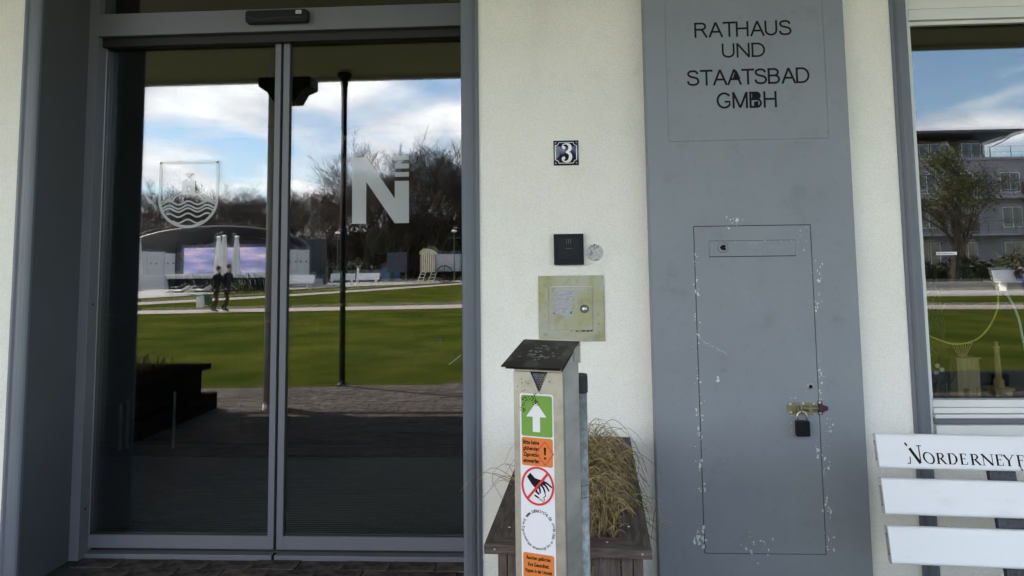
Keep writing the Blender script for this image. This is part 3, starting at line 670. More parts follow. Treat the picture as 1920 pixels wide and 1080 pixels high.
bx('name_slot', M['grey_paint'], cdoor, SL[0] + .0018, SL[1] - .0018, YC - .0002, YC + .006, SL[2] + .0035, SL[3] - .0018, L=L)
b = MB(); ribbon(b, [(.773 + .0235 * cos(a), 1.571 + .0235 * sin(a)) for a in [2 * pi * i / 28 for i in range(28)]], .0013, YC - .0003, .0003, closed=True)
b.build('lock_ring', M['gap'], cdoor, mx_=L)
b = MB(); disc2d(b, .773, 1.571, .0175, YC - .0003, .0010, n=24); b.build('lock_cap', M['grey_paint'], cdoor, mx_=L)
b = MB(); poly2d(b, [(.758, 1.571), (.768, 1.581), (.772, 1.584), (.775, 1.580), (.780, 1.584), (.785, 1.580), (.785, 1.573), (.781, 1.571), (.786, 1.568), (.785, 1.560), (.779, 1.557), (.774, 1.561), (.770, 1.558)][::-1], YC - .0014, .0004); b.build('lock_hole', M['ink'], cdoor, mx_=L)
# lettering
def arc2(cx_, cz_, rx, rz, a0, a1, n=10): return [(cx_ + rx * cos(radians(a0 + (a1 - a0) * i / n)), cz_ + rz * sin(radians(a0 + (a1 - a0) * i / n))) for i in range(n + 1)]
SW = .125; h_ = SW / 2           # monoline sign letters: strokes in a unit-high cell, and the advance width
GL = {'R': ([[(h_, 0), (h_, 1)], [(0, 1 - h_), (.42, 1 - h_)] + arc2(.42, .735, .20, .2025, 90, -90)[1:] + [(0, .5325)], [(.36, .53), (.47, .44), (.70, .0)]], .80),
      'A': ([[(.04, 0), (.40, .98)], [(.76, 0), (.40, .98)], [(.17, .36), (.63, .36)]], .80),
      'T': ([[(.36, 0), (.36, 1)], [(0, 1 - h_), (.72, 1 - h_)]], .72),
      'H': ([[(h_, 0), (h_, 1)], [(.66, 0), (.66, 1)], [(h_, .53), (.66, .53)]], .80),
      'U': ([[(h_, 1), (h_, .36)] + arc2(.36, .36, .36 - h_, .36 - h_, 180, 360)[1:] + [(.72 - h_, 1)]], .80),
      'S': ([catmull([(.60, .74), (.55, .87), (.36, .94), (.14, .88), (.08, .74), (.18, .60), (.40, .53), (.58, .44), (.64, .27), (.55, .11), (.34, .06), (.12, .12), (.05, .30)], 4)], .74),
      'N': ([[(h_, 0), (h_, 1)], [(h_, .96), (.68, .04)], [(.68, 0), (.68, 1)]], .82),
      'D': ([[(h_, 0), (h_, 1)], [(0, 1 - h_), (.34, 1 - h_)] + arc2(.34, .5, .36, .5 - h_, 90, -90)[1:] + [(0, h_)]], .80),
      'B': ([[(h_, 0), (h_, 1)], [(0, 1 - h_), (.38, 1 - h_)] + arc2(.38, .735, .19, .2025, 90, -90)[1:] + [(0, .5325)], [(.38, .5325)] + arc2(.40, .2975, .22, .235, 90, -90)[1:] + [(0, h_)]], .76),
      'G': ([arc2(.42, .5, .36, .44, 38, 322, 22) + [(.72, .42), (.44, .42)]], .86),
      'M': ([[(h_, 0), (h_, 1)], [(h_, .98), (.42, .04)], [(.42, .04), (.78, .98)], [(.78, 0), (.78, 1)]], .92)}
def sign_word(mb, word, x0, x1, z0, z1, y):
    adv = [0]
    for ch in word: adv.append(adv[-1] + GL[ch][1])
    tot = adv[-1] - (GL[word[-1]][1] - .74 if word[-1] != 'M' else 0); kz = z1 - z0; kx_ = (x1 - x0) / tot
    for i, ch in enumerate(word):
        for j, st in enumerate(GL[ch][0]): ribbon(mb, [(x0 + (adv[i] + p[0]) * kx_, z0 + p[1] * kz) for p in st], SW * kz, y - j * .00012, .0006)
for s_, (x0, x1, z0, z1) in (('RATHAUS', (.679, 1.126, 2.545, 2.617)), ('UND', (.801, .998, 2.446, 2.514)), ('STAATSBAD', (.638, 1.192, 2.318, 2.392)), ('GMBH', (.769, 1.043, 2.208, 2.284))):
    b = MB(); sign_word(b, s_, x0, x1, z0, z1, YC + .0003); b.build('lettering', M['ink'], cabi, mx_=L)
FILL = ([(.845, 2.345), (.882, 2.345), (.866, 2.384), (.860, 2.384)], [(.930, 2.250), (.962, 2.250), (.965, 2.265), (.962, 2.282), (.930, 2.282)], [(.938, 2.216), (.958, 2.216), (.958, 2.240), (.938, 2.236)])
for P in FILL: b = MB(); poly2d(b, P, YC - .0002, .0005); b.build('filled_letter_patch', M['ink'], cabi, mx_=L)
# dirt smudges round the letters
M['smudge'] = mat('grey_smudge', (0.185, 0.205, 0.21), 0.7, var=0.08, vscale=30)
# key hole
b = MB(); b.lathe([(.0155, 0), (.0155, .003), (.0125, .0045)], 20, mx_=Matrix.Translation((1.131, YC, .953)) @ RX); b.build('keyhole_ring', M['galv'], cdoor, mx_=L)
b = MB(); disc2d(b, 1.131, .953, .0085, YC - .0045, .0004); b.build('keyhole', M['ink'], cdoor, mx_=L)
# paint chips clustered along the door joint
rc = random.Random(11); b = MB()
def chip(x, z, r, y=YC - .0001, el=1.0):
    n = rc.randint(5, 8); ph = rc.uniform(0, 6.28)
    P = [(x + r * rc.uniform(.2, 1.25) * cos(2 * pi * i / n + ph), z + el * r * rc.uniform(.2, 1.25) * sin(2 * pi * i / n + ph)) for i in range(n)]
    poly2d(b, P, y if not (D[0] < x < D[1] and D[2] < z < D[3]) else y - .0005, .0004)
clusters = [(.632, .30, .020, 16, .009), (.640, .62, .012, 9, .006), (.636, .74, .012, 8, .006), (.65, .84, .02, 8, .004), (.645, .52, .012, 7, .005), (.648, 1.18, .012, 8, .005), (.640, 1.25, .012, 6, .004), (.655, 1.40, .02, 9, .005), (.650, 1.52, .012, 6, .004),
            (.845, 1.695, .018, 9, .005), (.800, 1.682, .015, 6, .004), (.84, .262, .03, 10, .006), (.91, .262, .02, 7, .005), (1.172, .30, .02, 10, .004), (1.180, .46, .02, 12, .005), (1.188, .60, .02, 14, .004), (1.150, .68, .012, 6, .007), (1.200, .78, .02, 10, .004),
            (1.17, .93, .012, 6, .005), (1.178, 1.00, .01, 8, .004), (1.18, 1.32, .015, 12, .004), (1.19, 1.43, .012, 6, .005), (1.19, 1.50, .015, 6, .003), (1.13, 1.635, .03, 9, .003), (1.06, .90, .03, 6, .003), (1.04, .80, .03, 5, .003), (.73, .985, .004, 2, .007), (.640, .98, .01, 4, .004)]
for x, z, s_, n_, r in clusters:
    for _ in range(n_): chip(x + rc.gauss(0, s_ * .6), z + rc.gauss(0, s_ * 1.3), r * rc.uniform(.25, 1.35), el=rc.uniform(.8, 2.0))
for _ in range(26): chip(D[0] + rc.gauss(0, .012), rc.uniform(.25, 1.65), rc.uniform(.001, .0028))
for _ in range(26): chip(D[1] + rc.gauss(0.006, .014), rc.uniform(.25, 1.65), rc.uniform(.001, .0028))
for _ in range(26): chip(rc.uniform(.7, 1.1), 1.60 - rc.random() ** 2 * .07, rc.uniform(.001, .0025))
for i in range(26): chip(.665 + i * .0045 + rc.gauss(0, .002), 1.155 - i * .0024 + rc.gauss(0, .002), rc.uniform(.0012, .003), el=.7)
tag(b.build('paint_chips', M['chip'], cabi, mx_=L), kind='stuff')

# barrel bolt on the cabinet door
hs = MB(); yh = YC - .0006
poly2d(hs, [(1.024, .846), (1.034, .838), (1.040, .830), (1.148, .830), (1.148, .884), (1.058, .886), (1.050, .884), (1.040, .886), (1.034, .880), (1.024, .877)][::1], yh, .003)
hasp = hs.build('bolt_plate', M['brass_old'], cdoor, mx_=L)
b = MB(); b.tube([(1.075, YC - .012, .860), (1.165, YC - .012, .860)], .008, 12); b.tube([(1.163, YC - .012, .860), (1.186, YC - .012, .860)], .0062, 12); b.build('bolt', M['brass_old'], cabi, smooth=True, mx_=L)
bx('bolt_strap', M['brass_old'], cabi, 1.112, 1.124, YC - .023, YC - .003, .847, .873, bevel=.002, L=L); bx('bolt_strap', M['brass_old'], cabi, 1.064, 1.073, YC - .022, YC - .003, .848, .872, bevel=.002, L=L)
b = MB(); b.box(1.158, 1.178, YC - .004, YC - .0004, .831, .891); b.box(1.158, 1.178, YC - .024, YC - .004, .846, .876); b.tube([(1.178, YC - .012, .861), (1.196, YC - .012, .861)], [.013, .009], 12); b.build('bolt_keeper', M['rust'], cabi, bevel=.002, mx_=L)
for (x, z) in ((1.040, .878), (1.041, .842), (1.095, .880), (1.142, .878), (1.142, .836), (1.167, .884), (1.168, .838)):
    b = MB(); b.lathe([(.0052, 0), (.0052, .001), (.0035, .0026), (.0012, .0026)], 12, mx_=Matrix.Translation((x, YC - .0036, z)) @ RX); b.build('screw', M['screw'], cabi, mx_=L)
b = MB(); b.box(1.074, 1.080, YC - .036, YC - .003, .842, .872); b.build('staple', M['brass_old'], cabi, bevel=.0015, mx_=L)

# padlock
pk = empty('padlock', (1.078, YC - .03, .743), label='black padlock hanging from the brass bolt of the grey cabinet', cat='padlock')
L = local(pk)
b = MB(); b.prism(rrect(1.050, 1.108, .746, .812, .004, 2), YC - .042, YC - .018); b.build('lock_body', M['lock_black'], pk, bevel=.003, mx_=L)
for x in (1.062, 1.070, 1.079, 1.088, 1.096): bx('body_rib', M['lock_black'], pk, x - .002, x + .002, YC - .0435, YC - .0425, .75, .808, L=L)
P = [(1.0585, .808)] + [(1.078 - .0195 * cos(t) * (1 if t < pi / 2 else 1), .832 + .018 * sin(t)) for t in [pi * i / 12 for i in range(13)]] + [(1.0975, .808)]
b = MB(); b.tube([(p[0], YC - .031, p[1]) for p in P], .0040, 8); b.build('shackle', M['shackle'], pk, smooth=True, mx_=L)

# ================================================================== ASHTRAY POST
AR = radians(-19)
ash = empty('ashtray_post', (0.020, 1.70, 0), AR, label='stainless steel cigarette collector post with green and orange stickers and sooty lid', cat='ashtray')
w_, d_, hz = .124, .130, 1.247
b = MB()   # front plate with a V notch at the top
nz = [(-.081, 1.2465), (-.0615, 1.203), (-.059, 1.2005), (-.0565, 1.203), (-.037, 1.2465)]
b.prism([(-w_, 0), (0, 0), (0, 1.2465)] + nz[::-1] + [(-w_, 1.2465)], 0, .002); b.build('front_plate', M['steel_front'], ash)
b = MB()
for x in (-w_, -.002):
    b.add([(x, .0021, 0), (x, d_, 0), (x, d_, 1.300), (x, .0021, 1.250), (x + .002, .0021, 0), (x + .002, d_, 0), (x + .002, d_, 1.300), (x + .002, .0021, 1.250)],
          [(0, 1, 2, 3), (7, 6, 5, 4), (0, 4, 5, 1), (1, 5, 6, 2), (2, 6, 7, 3), (3, 7, 4, 0)])
b.box(-w_ + .002, -.002, d_ - .002, d_, 0, 1.29); b.build('housing', M['steel'], ash)
b = MB(); b.box(-w_ + .004, -.004, .010, .012, 1.150, 1.252); b.build('inner_plate', M['soot'], ash)
# perforated plate behind the notch: honeycomb of holes
b = MB()
for j in range(8):
    for i in range(9):
        x = -.082 + i * .0062 + (j % 2) * .0031; z = 1.200 + j * .0056
        if x > -.036: continue
        ribbon(b, [(x + .0027 * cos(pi / 3 * k), z + .0027 * sin(pi / 3 * k)) for k in range(6)], .0009, .0096, .0008, closed=True)
b.build('perforated_grille', M['galv'], ash)
b = MB(); b.box(-w_ + .003, -.003, .0022, .006, 1.2475, 1.2585); b.build('collar', M['steel_front'], ash)
# lid: bent plate
def slab(name, P, th, m, par):
    b = MB(); q = [Vector(p) for p in P]; n = (q[1] - q[0]).cross(q[3] - q[0]).normalized() * th
    b.add([tuple(p) for p in q] + [tuple(p - n) for p in q], [(0, 1, 2, 3), (7, 6, 5, 4), (0, 4, 5, 1), (1, 5, 6, 2), (2, 6, 7, 3), (3, 7, 4, 0)]); return b.build(name, m, par)
lid = slab('lid', [(-.146, -.026, 1.2615), (.004, -.026, 1.2615), (.004, .128, 1.309), (-.146, .128, 1.309)], .0025, M['burnt'], ash)
slab('lid_lip', [(-.138, -.018, 1.2560), (.001, -.018, 1.2560), (.001, .120, 1.3005), (-.138, .120, 1.3005)], .0015, M['burnt'], ash)
b = MB(); b.box(-.142, .006, .1285, .1315, 1.255, 1.310); b.box(.0005, .003, .088, .129, 1.262, 1.296); b.build('hinge_bracket', M['steel'], ash)
rs = random.Random(4); b = MB()
for _ in range(46):
    t = rs.random(); u = rs.gauss(-.072, .022); v_ = .05 + rs.gauss(0, .022); z = 1.2615 + (v_ + .026) / .154 * .0475 + .0004
    r = rs.uniform(.001, .0045); n = rs.randint(5, 7); P = [(u + r * rs.uniform(.3, 1.2) * cos(2 * pi * k / n) * 2.0, v_ + r * rs.uniform(.3, 1) * sin(2 * pi * k / n)) for k in range(n)]
    b.add([(p[0], p[1], 1.2615 + (p[1] + .026) / .154 * .0475 + .0004) for p in P], [tuple(range(n))])
tag(b.build('lid_scuffs', M['galv'], ash), kind='stuff')
# label strip
SX0, SX1 = -.1085, -.0235
b = MB(); poly2d(b, rrect(SX0, SX1, .62, 1.196, .006), -.0002, .0003)
lab = b.build('label_strip', M['sticker_white'], ash)
def stk(name, m, fn):
    b = MB(); fn(b); return b.build(name, m, lab)
stk('green_field', M['sticker_green'], lambda b: poly2d(b, rrect(SX0 + .004, SX1 - .003, 1.0966, 1.192, .005), -.0006, .0003))
def arrow(b):
    cx_ = -.0665; poly2d(b, [(cx_ - .0092, 1.107), (cx_ + .0092, 1.107), (cx_ + .0092, 1.142), (cx_ + .0255, 1.142), (cx_, 1.176), (cx_ - .0255, 1.142), (cx_ - .0092, 1.142)], -.0009, .0003)
stk('arrow', M['sticker_white'], arrow)
stk('orange_field', M['sticker_orange'], lambda b: poly2d(b, rrect(SX0 + .004, SX1 - .003, 1.0280, 1.0935, .005), -.0006, .0003))
def t1(b):
    for s_, x1, z in (('Bitte keine', -.0605, 1.0775), ('glühenden', -.0605, 1.0630), ('Zigaretten', -.0605, 1.0490), ('einwerfen', -.0605, 1.0350)):
        zz = z - (.0022 if s_[0] == 'g' or s_[0] == 'Z' else 0); text_fit(b, s_, SX0 + .0075, x1, zz, z + .0100, -.0009, bold=.03, thick=.0003)
    # exclamation mark
    poly2d(b, [(-.0480, 1.055), (-.0440, 1.055), (-.0430, 1.073), (-.0490, 1.073)], -.0009, .0003); disc2d(b, -.0460, 1.0480, .0028, -.0009, .0003)
stk('warning_text', M['ink'], t1)
cxd, czd = -.0460, 1.0590
stk('warning_diamond', M['sticker_red'], lambda b: ribbon(b, [(cxd - .023, czd), (cxd, czd + .027), (cxd + .021, czd), (cxd, czd - .027)], .0032, -.0010, .0003, closed=True))
cxr, czr, rr = -.0655, .9830, .0375
def ring(b):
    ribbon(b, [(cxr + (rr + .001) * cos(2 * pi * i / 40), czr + (rr + .0045) * sin(2 * pi * i / 40)) for i in range(40)], .0050, -.0012, .0003, closed=True)
    ribbon(b, [(cxr - .026, czr - .031), (cxr + .026, czr + .031)], .0058, -.0015, .0003)
stk('prohibition_ring', M['sticker_red'], ring)
def hand(b):
    k = .0370
    def q(P): return [(cxr + p[0] * k, czr + p[1] * k) for p in P]
    poly2d(b, q([(-.72, .52), (-.50, .78), (-.18, .48), (.05, .42), (.40, .38), (.52, .22), (.20, .02), (-.05, -.22), (-.20, -.12), (-.42, .10)][::-1]), -.0009, .0003)
    for P, w0 in (([(.35, .30), (.62, .22), (.92, .02)], .15), ([(.30, .22), (.56, .05), (.74, -.22)], .15), ([(.20, .12), (.38, -.08), (.48, -.34)], .15), ([(.05, .02), (.14, -.20), (.16, -.40)], .15), ([(-.12, -.05), (-.10, -.32), (.06, -.48)], .17)):
        Q = catmull(q(P), 4); ribbon(b, Q, [w0 * k * (1 - .35 * i / (len(Q) - 1)) for i in range(len(Q))], -.0009, .0003)
        disc2d(b, *Q[-1], w0 * k * .34, -.0009, .0003, n=8)
    ribbon(b, q([(-.22, -.58), (.05, -.72)]), .075 * k * 1.4, -.0009, .0003)
    ribbon(b, q([(.05, -.70), (.42, -.90), (.40, -.97), (.03, -.78)]), .020 * k, -.0009, .0003, closed=True)
    ribbon(b, catmull(q([(.46, -.84), (.40, -.66), (.52, -.56), (.46, -.38)]), 5), .05 * k, -.0009, .0003)
stk('hand_pictogram', M['ink'], hand)
def circ(b):
    cx_, cz_ = -.0650, .8840
    def arc(s, rx, rz, a0, a1, size, flip=False):
        L_ = list(s)
        for i, ch in enumerate(L_):
            if ch == ' ': continue
            a = a0 + (a1 - a0) * (i + .5) / len(L_)
            vs, fs = text_geo(ch, size, .0016 * size / .01 * .1, 0, 'CENTER')
            px_, pz_ = cx_ + rx * cos(a), cz_ + rz * sin(a); r_ = a - pi / 2 if not flip else a + pi / 2
            P = [(px_ + v[0] * .72 * cos(r_) - v[1] * sin(r_), pz_ + v[0] * .72 * sin(r_) + v[1] * cos(r_)) for v in vs]
            extrude2d(b, P, fs, -.0006, .0003)
    arc('www.tobacircle.de', .0350, .0390, radians(142), radians(34), .0125)
    arc('Eine Zigarettenkippe verunreinigt bis zu 1000l Wasser', .0410, .0460, radians(152), radians(387), .0090, True)
stk('circular_text', M['ink'], circ)
stk('lower_orange_field', M['sticker_orange'], lambda b: poly2d(b, rrect(SX0 + .004, SX1 - .004, .735, .8290, .005), -.0009, .0003))
def t2(b):
    for s_, hw2, z in (('Rauchen gefährdet', .030, .8135), ('Ihre Gesundheit.', .0265, .7990), ('Kippen in der Umwelt', .033, .7845), ('vergiften unser', .025, .7700), ('Ökosystem.', .018, .7555)):
        c = (SX0 + SX1) / 2; zz = z - (.0015 if 'g' in s_ or 'p' in s_ or 'y' in s_ else 0); text_fit(b, s_, c - hw2, c + hw2, zz, z + .0092, -.0012, bold=.03, thick=.0003)
stk('health_text', M['ink'], t2)
b = MB()
for _ in range(150):
    cl = rs.choice([(-.066, 1.198, .010, .004), (-.070, 1.184, .006, .005), (-.067, 1.174, .003, .005), (-.094, 1.183, .006, .003), (-.100, 1.160, .004, .005), (-.068, 1.212, .02, .010)])
    x, z = cl[0] + rs.gauss(0, cl[2]), cl[1] + rs.gauss(0, cl[3]); r = rs.uniform(.0004, .0022)
    if not (-.12 < x < -.003) or z > 1.243 or (z > 1.198 and abs(x + .059) < .024): continue
    n = 6; poly2d(b, [(x + r * rs.uniform(.4, 1.2) * cos(2 * pi * k / n), z + r * rs.uniform(.4, 1.2) * sin(2 * pi * k / n)) for k in range(n)], -.0013, .0002)
tag(b.build('soot_specks', M['soot'], ash), kind='stuff')
bx('bin_seam', M['gap'], ash, -.001, .0003, .012, .0135, 0, 1.24)
bx('side_seam', M['steel_front'], ash, -.0018, .0006, .0022, .0115, 0, 1.245)

# galvanised tube behind it
tb = empty('galvanised_tube', (.063, 1.892, 0), label='round galvanised steel tube with black cap standing right behind the ashtray post', cat='tube')
L = local(tb)
b = MB(); b.tube([(.063, 1.892, 0), (.063, 1.892, 1.175)], .0225, 20); b.build('tube', M['galv'], tb, smooth=False, mx_=L)
for f in tb.children[0].data.polygons if tb.children else []: f.use_smooth = True
b = MB(); b.lathe([(.0250, 1.170), (.0250, 1.210), (.0235, 1.2165), (.010, 1.218)], 20, mx_=Matrix.Translation((.063, 1.892, 0))); b.build('cap', M['black'], tb, mx_=L)
b = MB(); b.tube([(.063, 1.892, .905), (.063, 1.892, .94)], .0229, 20, cap=False); b.build('tube_sticker', M['galv'], tb, mx_=L)
b = MB()
for z in (.908, .938): b = MB(); b.tube([(.063, 1.892, z), (.063, 1.892, z + .0012)], .0232, 20, cap=False); b.build('sticker_border', M['ink'], tb, mx_=L)

# ================================================================== PLANTER
PR = -0.062
plt = empty('wooden_planter', (-.202, 2.034, 0), PR, label='weathered brown wooden planter box standing behind the ashtray post against the white wall', cat='planter')
PWd, PLn, PH = .460, 1.27, .731; rw = .085; th = .026
def board(name, P, z0, z1, m, par, bevel=.0025):
    b = MB(); n = len(P); b.add([(p[0], p[1], z0) for p in P] + [(p[0], p[1], z1) for p in P], [tuple(range(n - 1, -1, -1)), tuple(range(n, 2 * n))] + [(i, (i + 1) % n, (i + 1) % n + n, i + n) for i in range(n)])
    return b.build(name, m, par, bevel=bevel)
g_ = .0012
board('rim_board', [(0, 0), (PWd, 0), (PWd - rw - g_, rw - g_), (rw + g_, rw - g_)], PH - th, PH, M['wood_grey_x'], plt)
board('rim_board', [(0, PLn), (rw + g_, PLn - rw), (PWd - rw - g_, PLn - rw), (PWd, PLn)], PH - th, PH, M['wood_grey_x'], plt)
board('rim_board', [(0, g_), (rw, rw + g_), (rw, PLn - rw - g_), (0, PLn - g_)], PH - th, PH - .0008, M['wood_grey'], plt)
board('rim_board', [(PWd, g_), (PWd, PLn - g_), (PWd - rw, PLn - rw - g_), (PWd - rw, rw + g_)], PH - th, PH - .0005, M['wood_grey'], plt)
for (x, y) in ((.034, .012), (PWd - .028, .018), (.030, .06), (PWd - .05, .14), (.14, .05), (.36, .052)):
    pass
for (x, z) in ((.030, PH - .012), (PWd - .026, PH - .012)):
    b = MB(); b.lathe([(.003, 0), (.0028, .001)], 8, mx_=Matrix.Translation((x, -.0003, z)) @ RX); b.build('screw', M['screw'], plt)
for (x, y) in ((.055, .135), (.34, .045), (.405, .17)):
    b = MB(); b.lathe([(.004, 0), (.0035, .0008)], 8, mx_=Matrix.Translation((x, y, PH - .0006))); b.build('screw', M['screw'], plt)
zb = PH - th - .0005
for x0, x1 in ((.035, .060), (.0625, .165), (.1675, .270), (.2725, .375), (.3775, .408), (.4105, .437)):
    bx('side_plank', M['wood_grey_z'], plt, x0, x1, .030, .050, .03, zb, bevel=.002)
for i in range(12):
    y0 = .053 + i * .0975
    for xa, xb_ in ((.035, .055), (.417, .437)): bx('side_plank', M['wood_grey_z'], plt, xa, xb_, y0, y0 + .095, .03, zb, bevel=.002)
bx('soil', M['soil'], plt, .056, .416, .052, 1.22, .40, .60)
# dry grass
rg = random.Random(21)
def tuft(name, m, n, cx_, cy_, sx, sy, par, z0, spread, hgt, seg=10, rad=.0016):
    b = MB()
    for _ in range(n):
        x = cx_ + rg.gauss(0, sx); y = cy_ + rg.gauss(0, sy); a = rg.uniform(0, 2 * pi); ln = rg.uniform(.5, 1.15) * spread
        hh = hgt * rg.uniform(.35, 1.1); P = []; curl = rg.gauss(0, 1.7); dx, dy = cos(a), sin(a); z = z0; px_, py_ = x, y
        k = rg.uniform(.5, 1.0)
        for s_ in range(seg):
            t = s_ / (seg - 1); aa = a + curl * t + rg.gauss(0, .13)
            P.append((px_, py_, z0 + hh * 2.6 * (t * (1.05 - t) if t < .5 else (.275 - (t - .5) ** 2 * 1.5 * k)) + .012 * sin(7 * t + a)))
            px_ += cos(aa) * ln / seg; py_ += sin(aa) * ln / seg
        b.tube(P, [rad * (1 - .55 * i / (seg - 1)) for i in range(seg)], 3, mi=0 if rg.random() < .7 else 1, cap=False)
    o = b.build(name, m, par); return o
dg_ = empty('dry_grass_plant', (.03, 2.7, .6), label='withered straw coloured ornamental grass hanging over the wooden planter', cat='plant')
Lg = local(dg_) @ (Matrix.Translation(plt.location) @ plt.rotation_euler.to_matrix().to_4x4())
def gt(*a, **k):
    o = tuft(*a, **k); o.data.transform(Lg); return o
tag(gt('grass_blades', [M['straw'], M['straw_dark']], 800, .27, .60, .045, .12, dg_, .69, .21, .15), kind='stuff')
tag(gt('grass_blades', [M['straw'], M['straw_dark']], 500, .27, .42, .04, .08, dg_, .66, .22, .15), kind='stuff')
tag(gt('grass_blades', [M['straw'], M['straw_dark']], 420, .25, .85, .05, .10, dg_, .70, .26, .20), kind='stuff')
tag(gt('grass_blades', [M['straw'], M['straw_dark']], 1300, .30, .48, .040, .13, dg_, .69, .13, .12), kind='stuff')
tag(gt('grass_blades', [M['straw'], M['straw']], 260, .32, .36, .03, .07, dg_, .70, .14, .07), kind='stuff')
tag(gt('dead_thatch', [M['straw_dark'], M['straw']], 900, .25, .55, .06, .20, dg_, .60, .12, .13), kind='stuff')
tag(gt('dead_thatch', [M['straw_dark'], M['straw_dark']], 500, .24, .22, .05, .06, dg_, .575, .12, .08), kind='stuff')
tag(gt('stray_blades', [M['straw'], M['straw_dark']], 26, .06, .60, .02, .05, dg_, .72, .26, .07), kind='stuff')

# ================================================================== BENCH in front of the window
bn = empty('white_bench', (1.168, 2.70, 0), radians(-4.5), label='white plastic slatted park bench with black lettering in front of the window', cat='bench')
TL = radians(13)
def slat(zc, hh, y0, name='back_slat', th=.034, ln=1.75):
    b = MB(); poly = rrect(-th / 2, th / 2, -hh / 2, hh / 2, .011, 4); n = len(poly)
    T = Matrix.Translation((0, y0, zc)) @ Matrix.Rotation(-TL, 4, 'X')
    vs = [T @ Vector((0, p[0], p[1])) for p in poly] + [T @ Vector((ln, p[0], p[1])) for p in poly]
    b.add([tuple(v) for v in vs], [tuple(range(n - 1, -1, -1)), tuple(range(n, 2 * n))] + [(i, (i + 1) % n, (i + 1) % n + n, i + n) for i in range(n)])
    o = b.build(name, M['white_plastic'], bn)
    b = MB(); b.box(-.0015, -.0002, -th / 2 + .008, th / 2 - .008, -hh / 2 + .030, hh / 2 - .028, mx_=T); b.build('end_cap', M['bench_end'], o)
    for s_ in (hh / 2 - .028, -hh / 2 + .030):
        b = MB(); b.box(-.0022, -.0014, -th / 2 + .006, th / 2 - .006, s_ - .0008, s_ + .0008, mx_=T); b.build('cap_line', M['gap'], o)
    return o, T
s1, T1 = slat(.812, .121, .030)
slat(.662, .122, -.004); slat(.508, .124, -.040)
# seat slats (below the picture) and cast legs
TLs = TL
for i, (y, z) in enumerate(((-.22, .372), (-.35, .378), (-.48, .384), (-.60, .380))):
    b = MB(); b.box(0, 1.75, y - .055, y + .055, z - .017, z + .017); b.build('seat_slat', M['white_plastic'], bn, bevel=.006)
for lx in (.385, 1.30):
    b = MB(); T = Matrix.Translation((lx, .030, .812)) @ Matrix.Rotation(-TL, 4, 'X')
    b.box(-.004, .085, .019, .045, -.42, .055, mx_=T); b.build('back_bracket', M['bench_steel'], bn, bevel=.004)
    b = MB(); b.box(lx - .01, lx + .07, -.62, .0, .318, .354); b.box(lx, lx + .05, -.60, -.55, 0, .319); b.box(lx, lx + .05, -.04, .01, 0, .319); b.build('leg', M['bench_steel'], bn, bevel=.004)
# serif lettering
def glyph(ch):
    """strokes in a unit cell: list of (points, width)"""
    T_, H_ = .075, .17
    sf = lambda x, z, w=.17: ([(x - w, z), (x + w, z)], .045)
    if ch == 'O': return [('o', .43, .5, .40, .48)]
    if ch == 'R': return [([(.2, 0), (.2, 1)], H_), sf(.2, .02), sf(.17, .98, .15), (catmull([(.2, .965), (.52, .95), (.66, .75), (.5, .53), (.2, .49)], 5), [.05] * 5 + [.10] * 4 + [.15] * 4 + [.10] * 4 + [.05] * 4), ([(.42, .50), (.82, .03)], .15), ([(.74, .02), (.98, .02)], .045)]
    if ch == 'D': return [([(.2, 0), (.2, 1)], H_), sf(.17, .98, .15), sf(.17, .02, .15), (catmull([(.2, .97), (.62, .92), (.84, .5), (.62, .08), (.2, .03)], 5), [.05] * 4 + [.10] * 4 + [.17] * 5 + [.10] * 4 + [.05] * 4)]
    if ch in 'EF':
        r = [([(.2, 0), (.2, 1)], H_), sf(.17, .98, .15), sf(.2, .02, .15), ([(.2, .97), (.72, .97)], .05), ([(.72, 1.0), (.70, .80)], .05), ([(.2, .53), (.58, .53)], .05), ([(.58, .63), (.58, .43)], .04)]
        if ch == 'E': r += [([(.2, .03), (.76, .03)], .05), ([(.76, 0), (.80, .24)], .05)]
        else: r += [([(.22, .02), (.30, -.18)], .10), ([(.33, -.22), (.38, -.40)], .12)]
        return r
    if ch == 'N': return [([(.14, 0), (.14, .93)], .06), ([(.06, 1.0), (.86, .02)], .17), ([(.86, 0), (.86, 1)], .06), sf(.14, .02, .13), sf(.06, .98, .10), sf(.86, .98, .14)]
    if ch == 'Y': return [([(.46, 0), (.46, .48)], H_), ([(.10, .97), (.46, .46)], .15), ([(.86, .97), (.47, .44)], .06), sf(.46, .02, .16), sf(.10, .98, .14), sf(.86, .98, .13)]
    if ch == 'n1': return [([(.20, .80), (.82, -.02)], .15), ([(-.08, 1.10), (.06, .93)], .09), ([(.13, -.02), (.17, .34)], .05), ([(-.06, -.03), (.16, -.03)], .05), ([(.84, -.02), (.84, .93)], .055), ([(.68, .95), (1.02, .95)], .045)]
tx = MB()
kx = .001815; 
base = [(('n1'), 1699.6, 1727, -.0395, .062), ('O', 1729, 1750, -.0415, .0390), ('R', 1752, 1772.5, -.0415, .0375), ('D', 1773, 1793, -.042, .0375), ('E', 1795.5, 1812.5, -.0420, .0375), ('R', 1814.5, 1835.5, -.0425, .0375), ('N', 1835.5, 1858, -.0425, .0375), ('E', 1860.5, 1877.5, -.0425, .0375), ('Y', 1874.5, 1896, -.043, .0375), ('F', 1899, 1916.5, -.043, .0375)]
